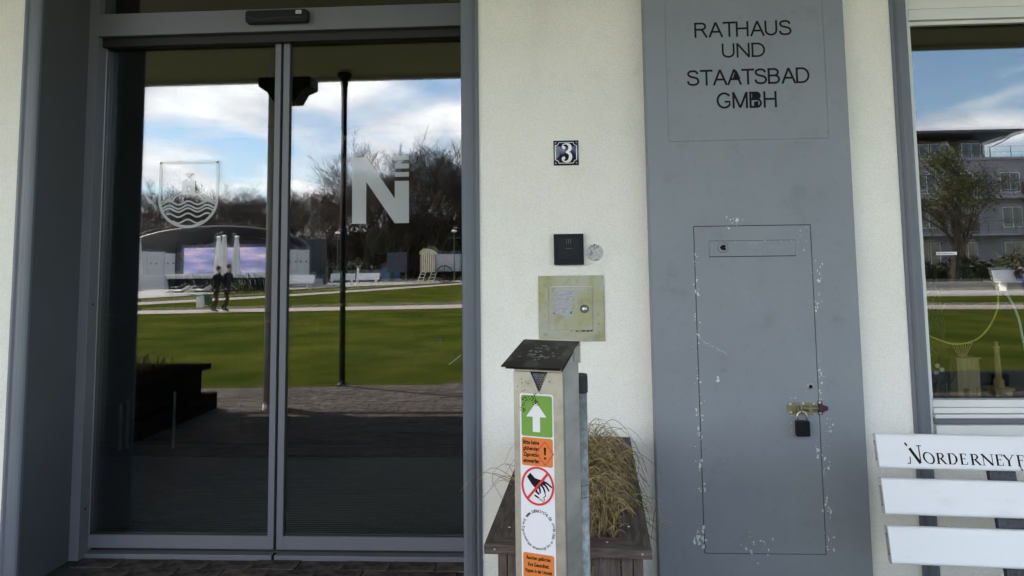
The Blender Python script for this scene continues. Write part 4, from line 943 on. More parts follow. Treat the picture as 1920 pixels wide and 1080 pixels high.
for ch, a0, a1, zb_, h_ in base:
    xa = .100 + (a0 - 1699.6) * kx; ww = (a1 - a0) * kx
    for st in glyph(ch):
        if st[0] == 'o':
            pts = [(xa + (st[1] + st[3] * cos(2 * pi * i / 32 + .25)) * ww / .92, zb_ + (st[2] + st[4] * sin(2 * pi * i / 32)) * h_) for i in range(32)]
            ribbon(tx, pts, [(.055 + .10 * abs(cos(2 * pi * i / 32 + .25))) * h_ for i in range(32)], 0, .0005, closed=True)
        else:
            pts = [(xa + p[0] * ww, zb_ + p[1] * h_) for p in st[0]]; wd = [v * h_ for v in st[1]] if hasattr(st[1], '__len__') else st[1] * h_
            if hasattr(wd, '__len__') and len(wd) != len(pts): wd = [wd[min(i, len(wd) - 1)] for i in range(len(pts))]
            ribbon(tx, pts, [v * 1.05 for v in wd] if hasattr(wd, '__len__') else wd * 1.05, 0, .0005)
tx.v = [tuple(T1 @ Vector((p[0], p[1] - .0172, p[2]))) for p in tx.v]
tx.build('bench_lettering', M['ink'], s1)

# ================================================================== WINDOW
wd = empty('shop_window', (2.9, 3.42, .7), label='white framed window right of the grey cabinet, mirroring lawn, tree and building', cat='window')
L = local(wd)
XG0, XG1, ZG0, ZG1 = 1.727, 3.9, .872, 2.620
bx('pane', M['glass_win'], wd, XG0 - .01, XG1, 3.436, 3.440, ZG0 - .01, ZG1 + .01, L=L)
T = Matrix.Translation((2.6, 3.456, 1.75)) @ Euler((radians(.11), 0, radians(.07))).to_matrix().to_4x4()
b = MB(); b.box(XG0 - 2.61, XG1 - 2.6, 0, .004, ZG0 - 1.76, ZG1 - 1.74, mx_=T); b.build('inner_pane', M['glass_back'], wd, mx_=L)
def fr(name, *a, bevel=.002, m='window_white'): return bx(name, M[m], wd, *a, bevel=bevel, L=L)
fr('frame_side', 1.6745, 1.712, 3.385, 3.46, .716, 3.05); fr('glazing_bead', 1.7125, 1.727, 3.405, 3.433, ZG0, ZG1)
fr('frame_top', 1.7125, 4.2, 3.385, 3.46, 2.640, 2.692); fr('glazing_bead', 1.7125, 4.2, 3.405, 3.433, ZG1, 2.6395)
fr('header_board', 1.7125, 4.2, 3.400, 3.46, 2.698, 3.05); fr('header_groove', 1.7125, 4.2, 3.42, 3.45, 2.6922, 2.6978, bevel=0, m='casing')
fr('frame_bottom', 1.7125, 4.2, 3.385, 3.46, .838, .870); fr('frame_bottom', 1.7125, 4.2, 3.380, 3.46, .812, .836); fr('sill_board', 1.7125, 4.2, 3.366, 3.46, .792, .808)
fr('sill_board', 1.7125, 4.2, 3.378, 3.46, .768, .788, m='alu'); fr('sill_board', 1.7125, 4.2, 3.362, 3.46, .716, .762); fr('rubber_seal', XG0, 4.2, 3.430, 3.4355, ZG0 - .0015, ZG0 + .004, bevel=0, m='black')
fr('sill_backing', 1.7125, 4.2, 3.392, 3.46, .7165, .838, bevel=0, m='casing')
b = MB(); b.box(1.797, 1.891, 3.4345, 3.4355, 1.526, 1.540); b.build('paper_strip', M['window_white'], wd, mx_=L)
b = MB(); rq = random.Random(2)
for i in range(13): b.box(1.802 + i * .0062, 1.802 + i * .0062 + rq.uniform(.002, .0045), 3.4338, 3.4344, 1.5305, 1.5355)
b.build('paper_print', M['casing'], wd, mx_=L)
disp = bx('display_sill', M['dark_timber'], None, 1.66, 4.3, 3.47, 4.30, .765, .800); tag(disp, kind='structure')

# oak models behind the glass
tm = empty('wooden_gate_model', (2.11, 3.82, .80), label='pale wooden tower model with arched doorway and a fan of slats on top', cat='model')
L = local(tm)
b = MB(); P = [(2.050, .801), (2.0745, .801), (2.0745, .845)] + [(2.087 - .0125 * cos(t), .845 + .010 * sin(t)) for t in [pi * k / 6 for k in range(1, 6)]] + [(2.0995, .845), (2.0995, .801), (2.130, .801), (2.130, 1.000), (2.050, 1.000)]
b.prism(P, 3.790, 3.86); b.build('tower_front', M['oak'], tm, bevel=.0008, mx_=L)
b = MB(); b.prism([(2.131, .801), (2.142, .801), (2.142, .85), (2.147, .86), (2.152, .85), (2.152, .801), (2.166, .801), (2.166, 1.000), (2.131, 1.000)], 3.80, 3.87); b.build('tower_side', M['oak'], tm, bevel=.0008, mx_=L)
bx('top_board', M['oak'], tm, 2.040, 2.170, 3.783, 3.875, 1.0005, 1.005, L=L)
for i in range(8):
    t = i / 7 - .5; b = MB(); b.tube([(2.097 + t * .030, 3.82, 1.005), (2.097 + t * .098, 3.82, 1.073)], .0022, 5); b.build('fan_slat', M['oak'], tm, mx_=L)
bx('fan_rail', M['oak'], tm, 2.046, 2.150, 3.817, 3.823, 1.073, 1.078, L=L)
tl = empty('wooden_lighthouse_model', (2.26, 3.82, .80), label='slim pale wooden lighthouse model on a square wooden plinth', cat='model')
L = local(tl)
bx('plinth', M['oak'], tl, 2.222, 2.302, 3.77, 3.85, .801, .845, bevel=.001, L=L); bx('plinth_cap', M['oak'], tl, 2.212, 2.310, 3.76, 3.86, .8455, .855, bevel=.001, L=L)
b = MB(); b.lathe([(.024, .8555), (.023, .892), (.019, .898), (.016, .900), (.0125, 1.05), (.016, 1.052), (.016, 1.058), (.0085, 1.060), (.0085, 1.078), (.011, 1.080), (.011, 1.084)], 12, mx_=Matrix.Translation((2.262, 3.81, 0))); b.build('tower', M['oak'], tl, mx_=L)
# cables
def cable(name, m, pts, r, label, cat='cable', group=None):
    Q = catmull(pts, 8); b = MB(); b.tube(Q, r, 7); o = b.build(name, m, None, smooth=True); return tag(o, label, cat, group)
cable('yellow_cable', M['yellow_cable'], [(1.84, 3.75, 1.155), (1.90, 3.70, 1.115), (2.00, 3.70, 1.085), (2.10, 3.70, 1.105), (2.17, 3.70, 1.17), (2.215, 3.70, 1.26), (2.232, 3.72, 1.34), (2.23, 3.75, 1.385), (2.215, 3.80, 1.395)], .0042, 'yellow cable hanging in a wide loop behind the window glass')
cable('pale_cable', M['white_cable'], [(2.29, 3.75, 1.33), (2.315, 3.75, 1.29), (2.345, 3.75, 1.20), (2.36, 3.75, 1.08), (2.38, 3.75, .95), (2.40, 3.75, .80)], .0055, 'pale grey cable hanging down at the right behind the window glass')
rk = random.Random(8)
for k in range(7):
    x = 1.90 + k * .016; P = []
    for i in range(9): P.append((x + rk.gauss(0, .014) + .015 * sin(i * .9 + k), 3.72 + k * .012 + rk.gauss(0, .005), .802 + i * (.06 + .012 * (k % 3))))
    cable('black_cable', M['black_cable'], P, .0028, 'thin black cable tangled in the lower left corner of the window', group='tangled black cables behind the window')
cable('black_cable', M['black_cable'], [(1.90, 3.70, 1.39), (1.915, 3.7, 1.37), (1.93, 3.7, 1.33), (1.945, 3.7, 1.30)], .0045, 'short thick black cable end hanging beside the yellow cable')
fl_ = MB()
for (x, z) in ((1.885, .985), (1.905, .965), (1.878, .950)):
    for k in range(7):
        a = 2 * pi * k / 7; fl_.tube([(x, 3.66, z), (x + .006 * cos(a), 3.655, z + .006 * sin(a)), (x + .013 * cos(a), 3.657, z + .012 * sin(a))], [.001, .005, .002], 5)
tag(fl_.build('white_blossom', M['flower']), 'small faded white blossoms behind the lower left of the window', 'flower')
# ================================================================== THE PARK BEHIND THE CAMERA (seen mirrored)
# low long planter on the veranda
lp = empty('veranda_planter', (-3.6, 1.1, 0), label='long dark planter with grasses on the veranda, mirrored low in the left door', cat='planter')
L = local(lp)
bx('body', M['dark_timber'], lp, -5.4, -3.78, 0.02, 2.75, 0.0, .43, L=L)
bx('rim', M['dark_timber'], lp, -5.45, -3.70, -.03, 2.80, .4305, .49, bevel=.004, L=L)
bx('step', M['dark_timber'], lp, -5.4, -3.66, -.10, 2.60, .0, .17, bevel=.004, L=L)
b = MB(); r9 = random.Random(31)
for _ in range(700):
    x = r9.uniform(-5.3, -4.0); y = r9.uniform(.1, 1.3); a = r9.uniform(0, 6.28); h_ = r9.uniform(.06, .20)
    b.tube([(x, y, .48), (x + .03 * cos(a), y + .03 * sin(a), .48 + h_ * .7), (x + .10 * cos(a), y + .10 * sin(a), .48 + h_)], [.003, .002, .001], 3, cap=False)
tag(b.build('grasses', M['straw_dark'], lp, mx_=L), kind='stuff')

# veranda posts
def post(x, y, r, m, label, twin=False, top=4.06):
    e = empty('veranda_post', (x, y, 0), label=label, cat='post')
    for dx in (0,):
        b = MB(); b.tube([(dx, 0, 0), (dx, 0, top - (0 if twin else .35))], r, 20); b.build('shaft', m, e, smooth=True)
        b = MB(); b.lathe([(r * (1.1 if twin else 1.7), 0), (r * (1.1 if twin else 1.7), .02), (r * 1.05, .05)], 14, mx_=Matrix.Translation((dx, 0, 0))); b.build('foot', m, e)
    if twin:
        b = MB(); b.prism([(.0, 3.33), (.24, 3.33), (.31, 3.45), (.41, 3.49), (.41, 3.60), (-.17, 3.60), (-.17, 3.50), (-.07, 3.43)], -.13, .13); b.build('capital', M['post_black'], e)
    else:
        b = MB(); b.lathe([(r, top - .40), (r * 1.2, top - .16), (r * 1.5, top - .13), (r * 1.3, top - .10), (r * 2.6, top - .04), (r * 2.6, top)], 14); b.build('capital', m, e)
    return e
post(-3.02, -.05, .100, M['white_metal'], 'thick white veranda post mirrored beside the middle of the sliding doors', twin=True)
post(-2.70, -1.50, .036, M['post_black'], 'slim black post at the lawn edge mirrored in the right glass door')
post(5.9, -1.50, .036, M['post_black'], 'slim black post at the lawn edge near the right end of the veranda')

# ---- bare trees
def bare_tree(seed, H=12, levels=5, spread=.55, trunk_r=.16, first=.28, density=3):
    r = random.Random(seed); tb_, cb_ = MB(), MB()
    def grow(p, d, ln, rad, lv):
        seg = 3 if lv < 3 else 2; P = [p]; q = p.copy(); dd = d.copy(); R_ = [rad]
        for i in range(seg):
            dd = (dd + Vector((r.gauss(0, .10), r.gauss(0, .10), r.gauss(.03, .06)))).normalized(); q = q + dd * (ln / seg); P.append(q.copy()); R_.append(rad * (1 - .42 * (i + 1) / seg))
        (tb_ if lv == 0 else cb_).tube(P, R_, 5 if lv < 2 else 3, cap=False)
        if lv >= levels: return
        nch = density + (1 if r.random() < .5 else 0) + (1 if lv >= levels - 2 else 0)
        for c in range(nch):
            t = r.uniform(.35 if lv else .45, 1.0); k = t * seg; i = min(int(k), seg - 1); base_ = P[i].lerp(P[i + 1], k - i)
            a = r.uniform(0, 2 * pi); o_ = dd.orthogonal().normalized(); w = dd.cross(o_); sp = r.uniform(.6, 1.25) * spread
            nd = (dd * cos(sp) + (o_ * cos(a) + w * sin(a)) * sin(sp)); nd.z += .12; nd.normalize()
            grow(base_, nd, ln * r.uniform(.52, .80), max(R_[i] * .55, .008), lv + 1)
    grow(Vector((0, 0, -.1)), Vector((r.gauss(0, .05), r.gauss(0, .05), 1)).normalized(), H * .42, trunk_r, 0)
    zmax = max(v[2] for v in cb_.v); k = H / zmax
    for m_ in (tb_, cb_): m_.v = [(v[0] * k, v[1] * k, v[2] * k) for v in m_.v]
    return tb_, cb_
protos = []
for s_ in range(7):
    t_, c_ = bare_tree(100 + s_, H=11 + (s_ % 3), levels=5, spread=.5 + .05 * (s_ % 3), trunk_r=.15, density=3)
    e = empty('bare_tree', (0, 0, 0)); t_.build('trunk', M['bark'], e); c_.build('crown', M['bark_red'] if s_ % 3 == 1 else M['bark'], e); protos.append(e)
rT = random.Random(77); GRP = 'bare trees of the wood behind the lawn'; LBL = 'bare winter tree in the dark wood behind the lawn, mirrored in the doors'
used = set()
def dune(x, y):
    t = max(0.0, min(1.0, (-y - 70) / 34)); t = t * t * (3 - 2 * t)
    return -.02 + t * (6.2 + 3.0 * max(0.0, min(1.0, (x + 34) / 14)) + .6 * sin(x * .21) + .4 * sin(x * .57 + 1))
def put_tree(x, y, h, k, label=LBL, group=GRP, wide=1.0):
    src = protos[k % 7]
    if k % 7 not in used: e = src; used.add(k % 7)
    else: e = copy_tree(src)
    hh = 11 + ((k % 7) % 3); s_ = h / hh; e.location = (x, y, dune(x, y) - .1); w = s_ * wide
    e.scale = (w * rT.uniform(.95, 1.3), w * rT.uniform(.95, 1.3), s_); e.rotation_euler = (0, 0, rT.uniform(0, 6.28))
    tag(e, label, 'tree', group); return e
k = 0
for row, (yy, hh, n, x0, x1) in enumerate(((-71, 7.0, 18, -50, 6), (-77, 7.6, 22, -54, 8), (-83, 7.2, 24, -58, 9), (-89, 6.8, 24, -62, 10), (-96, 6.2, 24, -66, 12))):
    for i in range(n):
        x = x0 + (x1 - x0) * (i + .5) / n + rT.uniform(-1.0, 1.0)
        h_ = (hh + 2.4) * rT.uniform(.85, 1.15) * (1.0 + .35 * max(0.0, min(1.0, (x + 24) / 5)))
        put_tree(x, yy + rT.uniform(-2, 2), h_, k, wide=1.25); k += 1
for i, (x, y, h_, lb) in enumerate(((-19.8, -75, 17.6, 'tallest bare tree on the left of the tall pair, right of the letter N top'), (-15.6, -76, 18.2, 'tallest bare tree on the right of the tall pair above the letter N'), (-11.6, -74, 15.0, 'wide bare tree at the right edge of the right glass door'), (-25.0, -74, 13.0, 'bare tree just left of the letter N, lower than the tall pair'))):
    put_tree(x, y, h_, i + 1, label=lb, group=None); put_tree(x + 1.5, y - 2.0, h_ * .9, i + 3); put_tree(x - 1.2, y - 3.0, h_ * .82, i + 5)
# undergrowth of the wood: short crooked twigs and dead leaves, thinning upwards
b = MB(); ru = random.Random(12)
for _ in range(90000):
    x = ru.uniform(-64, 12); y = ru.uniform(-101, -69.5); hh = 6.4 + 1.2 * max(0.0, min(1.0, (x + 44) / 8)) + 3.2 * max(0.0, min(1.0, (x + 23) / 4)); z = dune(x, y) + hh * ru.random() ** 1.25; s_ = ru.uniform(.16, .50); a = ru.uniform(0, 6.28); t = ru.uniform(-.2, 1.6)
    d = Vector((cos(a), sin(a), t)).normalized() * s_; w = Vector((-sin(a), cos(a), ru.uniform(-.4, .4))) * s_ * .22
    p = Vector((x, y, z)); b.add([tuple(p - d), tuple(p + w), tuple(p + d)], [(0, 1, 2)], mi=int(ru.random() < .35))
tag(b.build('undergrowth', [M['brush'], M['hedge']]), 'dense dark brushwood filling the wood below the bare trees', 'undergrowth', kind='stuff')
# wooded dune closing the view
b = MB(); nx, ny = 80, 16
vs = []
for j in range(ny + 1):
    for i in range(nx + 1):
        x = -110 + i * 2.4; y = -69 - j * 3; vs.append((x, y, dune(x, y) + ru.uniform(-.12, .12) - (.2 if j == 0 else 0)))
b.add(vs, [(j * (nx + 1) + i, j * (nx + 1) + i + 1, (j + 1) * (nx + 1) + i + 1, (j + 1) * (nx + 1) + i) for j in range(ny) for i in range(nx)])
tag(b.build('dune', M['earth']), kind='structure')

# ---- bandshell with screen
bs = empty('bandshell', (-27.5, -52, 0), label='open air stage under dark arched roof with pale side walls, mirrored in left door', cat='stage')
L = local(bs)
b = MB(); nn = 20; cx_, cy_ = -27.6, -49.5
prof = []
for j in range(8):
    t = j / 7; rad = 7.2 - 2.6 * t; yy = cy_ - 6.5 * t; hh = 2.0 - .6 * t
    for i in range(nn + 1):
        a = pi * i / nn; prof.append((cx_ - rad * 1.08 * cos(a), yy, 3.1 + hh * sin(a)))
b.add(prof, [(j * (nn + 1) + i, j * (nn + 1) + i + 1, (j + 1) * (nn + 1) + i + 1, (j + 1) * (nn + 1) + i) for j in range(7) for i in range(nn)])
o = b.build('roof_membrane', M['membrane'], bs, mx_=L); md = o.modifiers.new('thickness', 'SOLIDIFY'); md.thickness = .12
for j in range(5):
    t = j / 7; rad = 7.2 - 2.6 * t; yy = cy_ - 6.5 * t + .05; hh = 2.0 - .6 * t
    b = MB(); b.tube([(cx_ - rad * 1.085 * cos(pi * i / 24), yy, 3.05 + hh * 1.0 * sin(pi * i / 24)) for i in range(25)], .07, 6); b.build('roof_rib', M['membrane_rib'], bs, mx_=L)
bx('back_wall', M['membrane'], bs, -34.6, -20.6, -56.6, -56.3, 0, 4.2, L=L)
bx('stage_floor', M['panel_grey'], bs, -34.4, -20.8, -56.2, -49.3, 0, .55, L=L)
scr = bx('screen', M['screen'], bs, -30.3, -22.6, -49.7, -49.5, 1.15, 3.30, L=L)
for (x0, x1, zt) in ((-35.0, -34.1, 2.95), (-34.05, -32.9, 3.05), (-32.85, -31.5, 3.0), (-31.45, -30.6, 2.85), (-22.4, -21.5, 3.1), (-21.45, -20.6, 3.05), (-20.55, -19.6, 3.0)):
    yw = -48.6 if x1 < -25 else -48.9
    w_ = bx('wall_panel', M['panel_grey'], bs, x0, x1, yw - .1, yw, .25, zt, L=L)
    for i in range(2):
        b = MB(); disc2d(b, x0 + .3 + i * .45, 2.05, .07, 0, .01, n=10)
        b.v = [(p[0], yw + .012 - p[1], p[2]) for p in b.v]; b.build('wall_dot', M['ink'], w_, mx_=L)
bx('low_wall', M['panel_grey'], bs, -35.2, -30.2, -46.8, -46.5, 0, 1.1, bevel=.04, L=L)

# ---- closed parasols
def parasol(x, y, h, label):
    e = empty('closed_parasol', (x, y, 0), label=label, cat='parasol')
    b = MB(); n = 12; prof = [(.16, 1.0), (.27, 1.3), (.22, 2.2), (.16, 3.2), (.10, h - .12), (.07, h - .05)]
    o_ = len(b.v)
    for r, z in prof:
        for j in range(n): q = r * (1.25 if j % 2 else .72); b.v.append((q * cos(2 * pi * j / n), q * sin(2 * pi * j / n), z))
    for i in range(len(prof) - 1):
        for j in range(n): b.f.append((i * n + j, i * n + (j + 1) % n, (i + 1) * n + (j + 1) % n, (i + 1) * n + j)); b.mi.append(0)
    b.f.append(tuple(range(n))); b.f.append(tuple((len(prof) - 1) * n + j for j in range(n))); b.mi += [0, 0]
    b.build('folded_canopy', M['cloth_white'], e)
    b = MB(); b.tube([(0, 0, 0), (0, 0, h)], .035, 8); b.build('pole', M['white_metal'], e)
    b = MB(); b.lathe([(.02, h - .06), (.24, h - .07), (.02, h + .03)], 12); b.build('cap', M['white_metal'], e)
    bx('base', M['panel_grey'], e, -.4, .4, -.4, .4, .008, .09)
parasol(-23.85, -43.0, 4.0, 'tallest closed white parasol, middle of three before the stage screen')
parasol(-24.55, -43.6, 3.95, 'closed white parasol at the left of three before the stage screen')
parasol(-23.15, -43.5, 3.95, 'closed white parasol at the right of three before the stage screen')
parasol(-30.6, -43.5, 3.85, 'closed white parasol on the left, right one of the outer pair')
parasol(-31.7, -43.7, 3.9, 'closed white parasol at the far left of the stage')

# ---- row of folded deck chairs
dcp = empty('folded_deck_chair', (0, 0, 0)); 
b = MB(); T = Matrix.Rotation(radians(-14), 4, 'Y'); b.box(-.022, .022, -.55, .55, 0, .925, mx_=T); b.build('frame', M['dark_cloth'], dcp)
b = MB(); b.box(-.05, .05, -.57, .57, .93, 1.25, mx_=T); b.build('white_top', M['cloth_white'], dcp, bevel=.02)
b = MB(); b.box(-.035, -.027, -.5, .5, .15, 1.0, mx_=T); b.build('fabric', M['sun_rattan'], dcp)
nd = 42
for i in range(nd):
    t = i / (nd - 1); e = dcp if i == 0 else copy_tree(dcp)
    e.location = (-25.4 + 6.2 * t, -38.8 - 2.3 * t, .008); e.rotation_euler = (0, radians(rT.uniform(-4, 4)), radians(-18 + rT.uniform(-3, 3)))
    tag(e, 'folded dark deck chair with white top standing in the long row before the stage', 'deck chair', 'folded deck chairs in the long row')

# ---- hooded beach chairs, benches, sunbeds
def hooded(x, y, rz, label=None):
    e = empty('hooded_beach_chair', (x, y, .008), rz, label=label or 'grey hooded wicker beach chair at the edge of the plaza', cat='beach chair', group='hooded beach chairs')
    bx('seat_box', M['sun_rattan'], e, -.6, .6, -.45, .45, .05, .5, bevel=.03)
    b = MB(); P = [(.38, .5), (.45, 1.2), (.35, 1.5), (.0, 1.62), (-.35, 1.45), (-.30, 1.38), (.0, 1.52), (.30, 1.40), (.38, 1.15), (.30, .5)]
    b.add([(-.6, p[0], p[1]) for p in P] + [(.6, p[0], p[1]) for p in P], [tuple(range(10)), tuple(range(19, 9, -1))] + [(i, (i + 1) % 10, (i + 1) % 10 + 10, i + 10) for i in range(10)]); b.build('hood', M['sun_rattan'], e)
    bx('cushion', M['cloth_white'], e, -.5, .5, -.40, .30, .502, .60, bevel=.03); bx('awning', M['cloth_white'], e, -.58, .58, -.5, -.34, 1.25, 1.45, bevel=.02)
for x, y in ((-22.6, -55), (-24.0, -56), (-21.3, -57), (-23.2, -58.5)): hooded(x, y, radians(170 + rT.uniform(-20, 20)))
def park_bench(x, y, rz, label, ln=2.2):
    e = empty('park_bench', (x, y, .008), rz, label=label, cat='bench')
    b = MB(); b.box(-ln / 2, ln / 2, -.55, .0, .40, .45); b.build('seat', M['white_plastic'], e)
    b = MB(); b.box(-ln / 2, ln / 2, -.02, .03, 0, .55, mx_=Matrix.Translation((0, 0, .46)) @ Matrix.Rotation(radians(-16), 4, 'X')); b.build('backrest', M['white_plastic'], e)
    for s_ in (-1, 1): bx('leg', M['white_metal'], e, s_ * ln * .4 - .03, s_ * ln * .4 + .03, -.50, .05, 0, .40)
    return e
park_bench(-18.7, -55.2, radians(178), 'white bench on the plaza left of the black post mirrored in the right door')
park_bench(-16.8, -56.6, radians(186), 'white bench on the plaza right of the black post mirrored in the right door')
park_bench(-19.8, -46.4, radians(176), 'white bench close to the middle of the doors before the beach chairs', 2.6)
park_bench(-18.2, -42.6, radians(180), 'white bench at the right end of the long deck chair row', 2.4)
def sunbed(x, y, rz):
    e = empty('sunbed', (x, y, 0), rz, label='low white sunbed on the lawn before the deck chair row', cat='sunbed', group='sunbeds on the lawn')
    b = MB(); b.tube([(-.9, 0, .1), (-.4, 0, .30), (.3, 0, .26), (.9, 0, .55)], .04, 6); b.tube([(-.9, .6, .1), (-.4, .6, .30), (.3, .6, .26), (.9, .6, .55)], .04, 6); b.build('frame', M['white_metal'], e)
    b = MB(); P = [(-.85, .14), (-.4, .32), (.3, .28), (.88, .56)]
    for i in range(3): b.add([(P[i][0], .02, P[i][1]), (P[i + 1][0], .02, P[i + 1][1]), (P[i + 1][0], .58, P[i + 1][1]), (P[i][0], .58, P[i][1])] + [(P[i][0], .02, P[i][1] - .03), (P[i + 1][0], .02, P[i + 1][1] - .03), (P[i + 1][0], .58, P[i + 1][1] - .03), (P[i][0], .58, P[i][1] - .03)], [(0, 1, 2, 3), (7, 6, 5, 4), (0, 4, 5, 1), (2, 6, 7, 3)])
    b.build('slings', M['cloth_white'], e)
sunbed(-22.4, -34.6, .2); sunbed(-21.6, -35.5, .1)
def leafball(name, x, y, z, rx, ry, rz_, n, m, s0, s1, label, cat, seed):
    r = random.Random(seed); b = MB()
    for _ in range(n):
        a, c = r.uniform(0, 6.28), r.uniform(-.6, 1); q = sqrt(max(0, 1 - c * c)); t = r.uniform(.55, 1.05); p = Vector((rx * q * cos(a) * t, ry * q * sin(a) * t, rz_ * max(c, -.1) * t))
        d = Vector((r.gauss(0, 1), r.gauss(0, 1), r.gauss(0, 1))).normalized() * r.uniform(s0, s1); w = d.orthogonal() * .5
        b.add([tuple(p - d), tuple(p + w), tuple(p + d), tuple(p - w)], [(0, 1, 2, 3)])
    e = empty(name, (x, y, z), label=label, cat=cat); b.build('foliage', m, e)
    b = MB(); b.tube([(0, 0, -z), (.05, 0, rz_ * .4)], [.05, .02], 5); b.build('stem', M['bark'], e)
leafball('low_shrub', -20.7, -37.6, .0, 1.5, .8, .75, 900, M['leaf'], .05, .12, 'low green shrub in front of the long deck chair row', 'shrub', 1)
leafball('low_shrub', -24.6, -64.5, .0, 3.6, 1.2, 2.6, 1400, M['leaf'], .08, .2, 'pale leafy shrub at the edge of the wood near the benches', 'shrub', 2)
leafball('low_shrub', -20.5, -65.5, .0, 3.0, 1.2, 2.2, 1400, M['hedge'], .08, .2, 'dark leafy shrub behind the white benches at the wood edge', 'shrub', 3)

# ---- bathing carriage
bc = empty('bathing_carriage', (-11.8, -60.5, 0.0), radians(0), label='old white striped bathing carriage with high wheels beside the lawn', cat='carriage')
b = MB(); n = 10; P = [(-.68, 1.0), (.68, 1.0), (.68, 2.65)] + [(.68 * cos(pi * i / n), 2.65 + .45 * sin(pi * i / n)) for i in range(1, n)] + [(-.68, 2.65)]
b.prism(P, -1.0, 1.0); b.build('cabin', M['cream_stripe'], bc)
for i in range(7): bx('plank_joint', M['ink'], bc, -.62 + i * .20, -.585 + i * .20, 1.001, 1.012, 1.05, 2.75 if abs(i - 3) > 1 else 2.95)
b = MB(); b.tube([(.76 * cos(pi * i / 14), .98, 2.68 + .50 * sin(pi * i / 14)) for i in range(15)], .05, 6); b.build('roof_rim', M['cream_stripe'], bc)
bx('wagon_body', M['panel_grey'], bc, .72, 3.0, -.9, .7, 1.05, 2.7); bx('wagon_floor', M['dark_timber'], bc, -1.0, 4.0, -.8, .8, .85, .99)
def wheel(x, y, r):
    b = MB(); b.tube([(x + r * cos(2 * pi * i / 20), y, r + r * sin(2 * pi * i / 20)) for i in range(21)], .05, 5, cap=False)
    b.tube([(x, y - .05, r), (x, y + .05, r)], .09, 8)
    for i in range(8): a = 2 * pi * i / 8; b.tube([(x, y, r), (x + r * cos(a), y, r + r * sin(a))], .03, 4)
    b.build('wheel', M['dark_timber'], bc)
for x in (1.6, 4.1):
    for y in (.95, -.95): wheel(x, y, .80)
b = MB()
for s_ in (-.5, .5):
    b.tube([(s_ - .35, 1.9, .02), (s_ - .1, 1.05, 1.0)], .04, 5); b.tube([(s_ + .15, 1.9, .02), (s_ + .35, 1.05, 1.0)], .04, 5)
    for k in range(3): b.box(s_ - .33 + k * .08, s_ + .20 + k * .07, 1.75 - k * .27, 1.90 - k * .27, .22 + k * .28, .27 + k * .28)
b.build('steps', M['cream_stripe'], bc)

# ---- kiosk, boards, lamps, fence
ks = empty('blue_kiosk', (-16.9, -66.5, 0), label='small blue hut with rust red roof at the wood edge right of the walker', cat='hut')
bx('body', M['blue_board'], ks, -.75, .75, -1, 1, 0, 1.55)
b = MB(); b.prism([(-.95, 1.55), (.95, 1.55), (.55, 1.95), (-.55, 1.95)], -1.2, 1.2); b.build('roof', M['red_roof'], ks)
bx('door', M['navy_board'], ks, .1, .6, 1.001, 1.03, .05, 1.45)
nbd = empty('notice_board', (-15.6, -63.5, 0), label='dark navy notice board on legs left of the bathing carriage', cat='notice board')
bx('board', M['navy_board'], nbd, -1.0, 1.0, -.05, .05, 1.0, 2.9); bx('frame_top', M['membrane_rib'], nbd, -1.06, 1.06, -.07, .07, 2.9, 2.97)
for s_ in (-1, 1): bx('leg', M['membrane_rib'], nbd, s_ * .9 - .05, s_ * .9 + .05, -.05, .05, 0, 1.0)
def lamp(x, y, h, label):
    e = empty('park_lamp', (x, y, 0), label=label, cat='lamp'); b = MB(); b.tube([(0, 0, 0), (0, 0, h)], [.06, .04], 8); b.build('pole', M['membrane_rib'], e)
    b = MB(); b.lathe([(.04, h), (.24, h + .06), (.28, h + .14), (.10, h + .26)], 12); b.build('lamp_head', M['white_metal'], e)
    b = MB(); b.tube([(-.55, 0, h - .5), (.55, 0, h - .5)], .03, 6); b.build('arm', M['membrane_rib'], e)
lamp(-20.8, -60.5, 4.8, 'slim park lamp among the dark trees left of the black veranda post')
lamp(-8.9, -57.0, 4.6, 'slim park lamp at the right edge of the right glass door')
lamp(-24.4, -62, 3.4, 'short park lamp among the trees near the middle of the doors')
for i in range(14):
    e = empty('picket_fence_panel', (-9.0 + i * 2.1, -62.2, 0), label='grey picket fence panel along the wood edge right of the carriage', cat='fence', group='picket fence panels along the wood') if i == 0 else copy_tree(fp)
    if i == 0:
        fp = e
        for z in (.35, .95): bx('rail', M['membrane_rib'], e, 0, 2.0, -.02, .02, z, z + .07)
        pk0 = None
        for k_ in range(9):
            if pk0 is None: pk0 = bx('picket', M['membrane_rib'], e, .05, .13, .021, .045, .05, 1.2)
            else: c = pk0.copy(); COL.objects.link(c); c.parent = e; c.location = (k_ * .23, 0, 0)
    e.location = (-9.0 + i * 2.1, -62.2, 0)

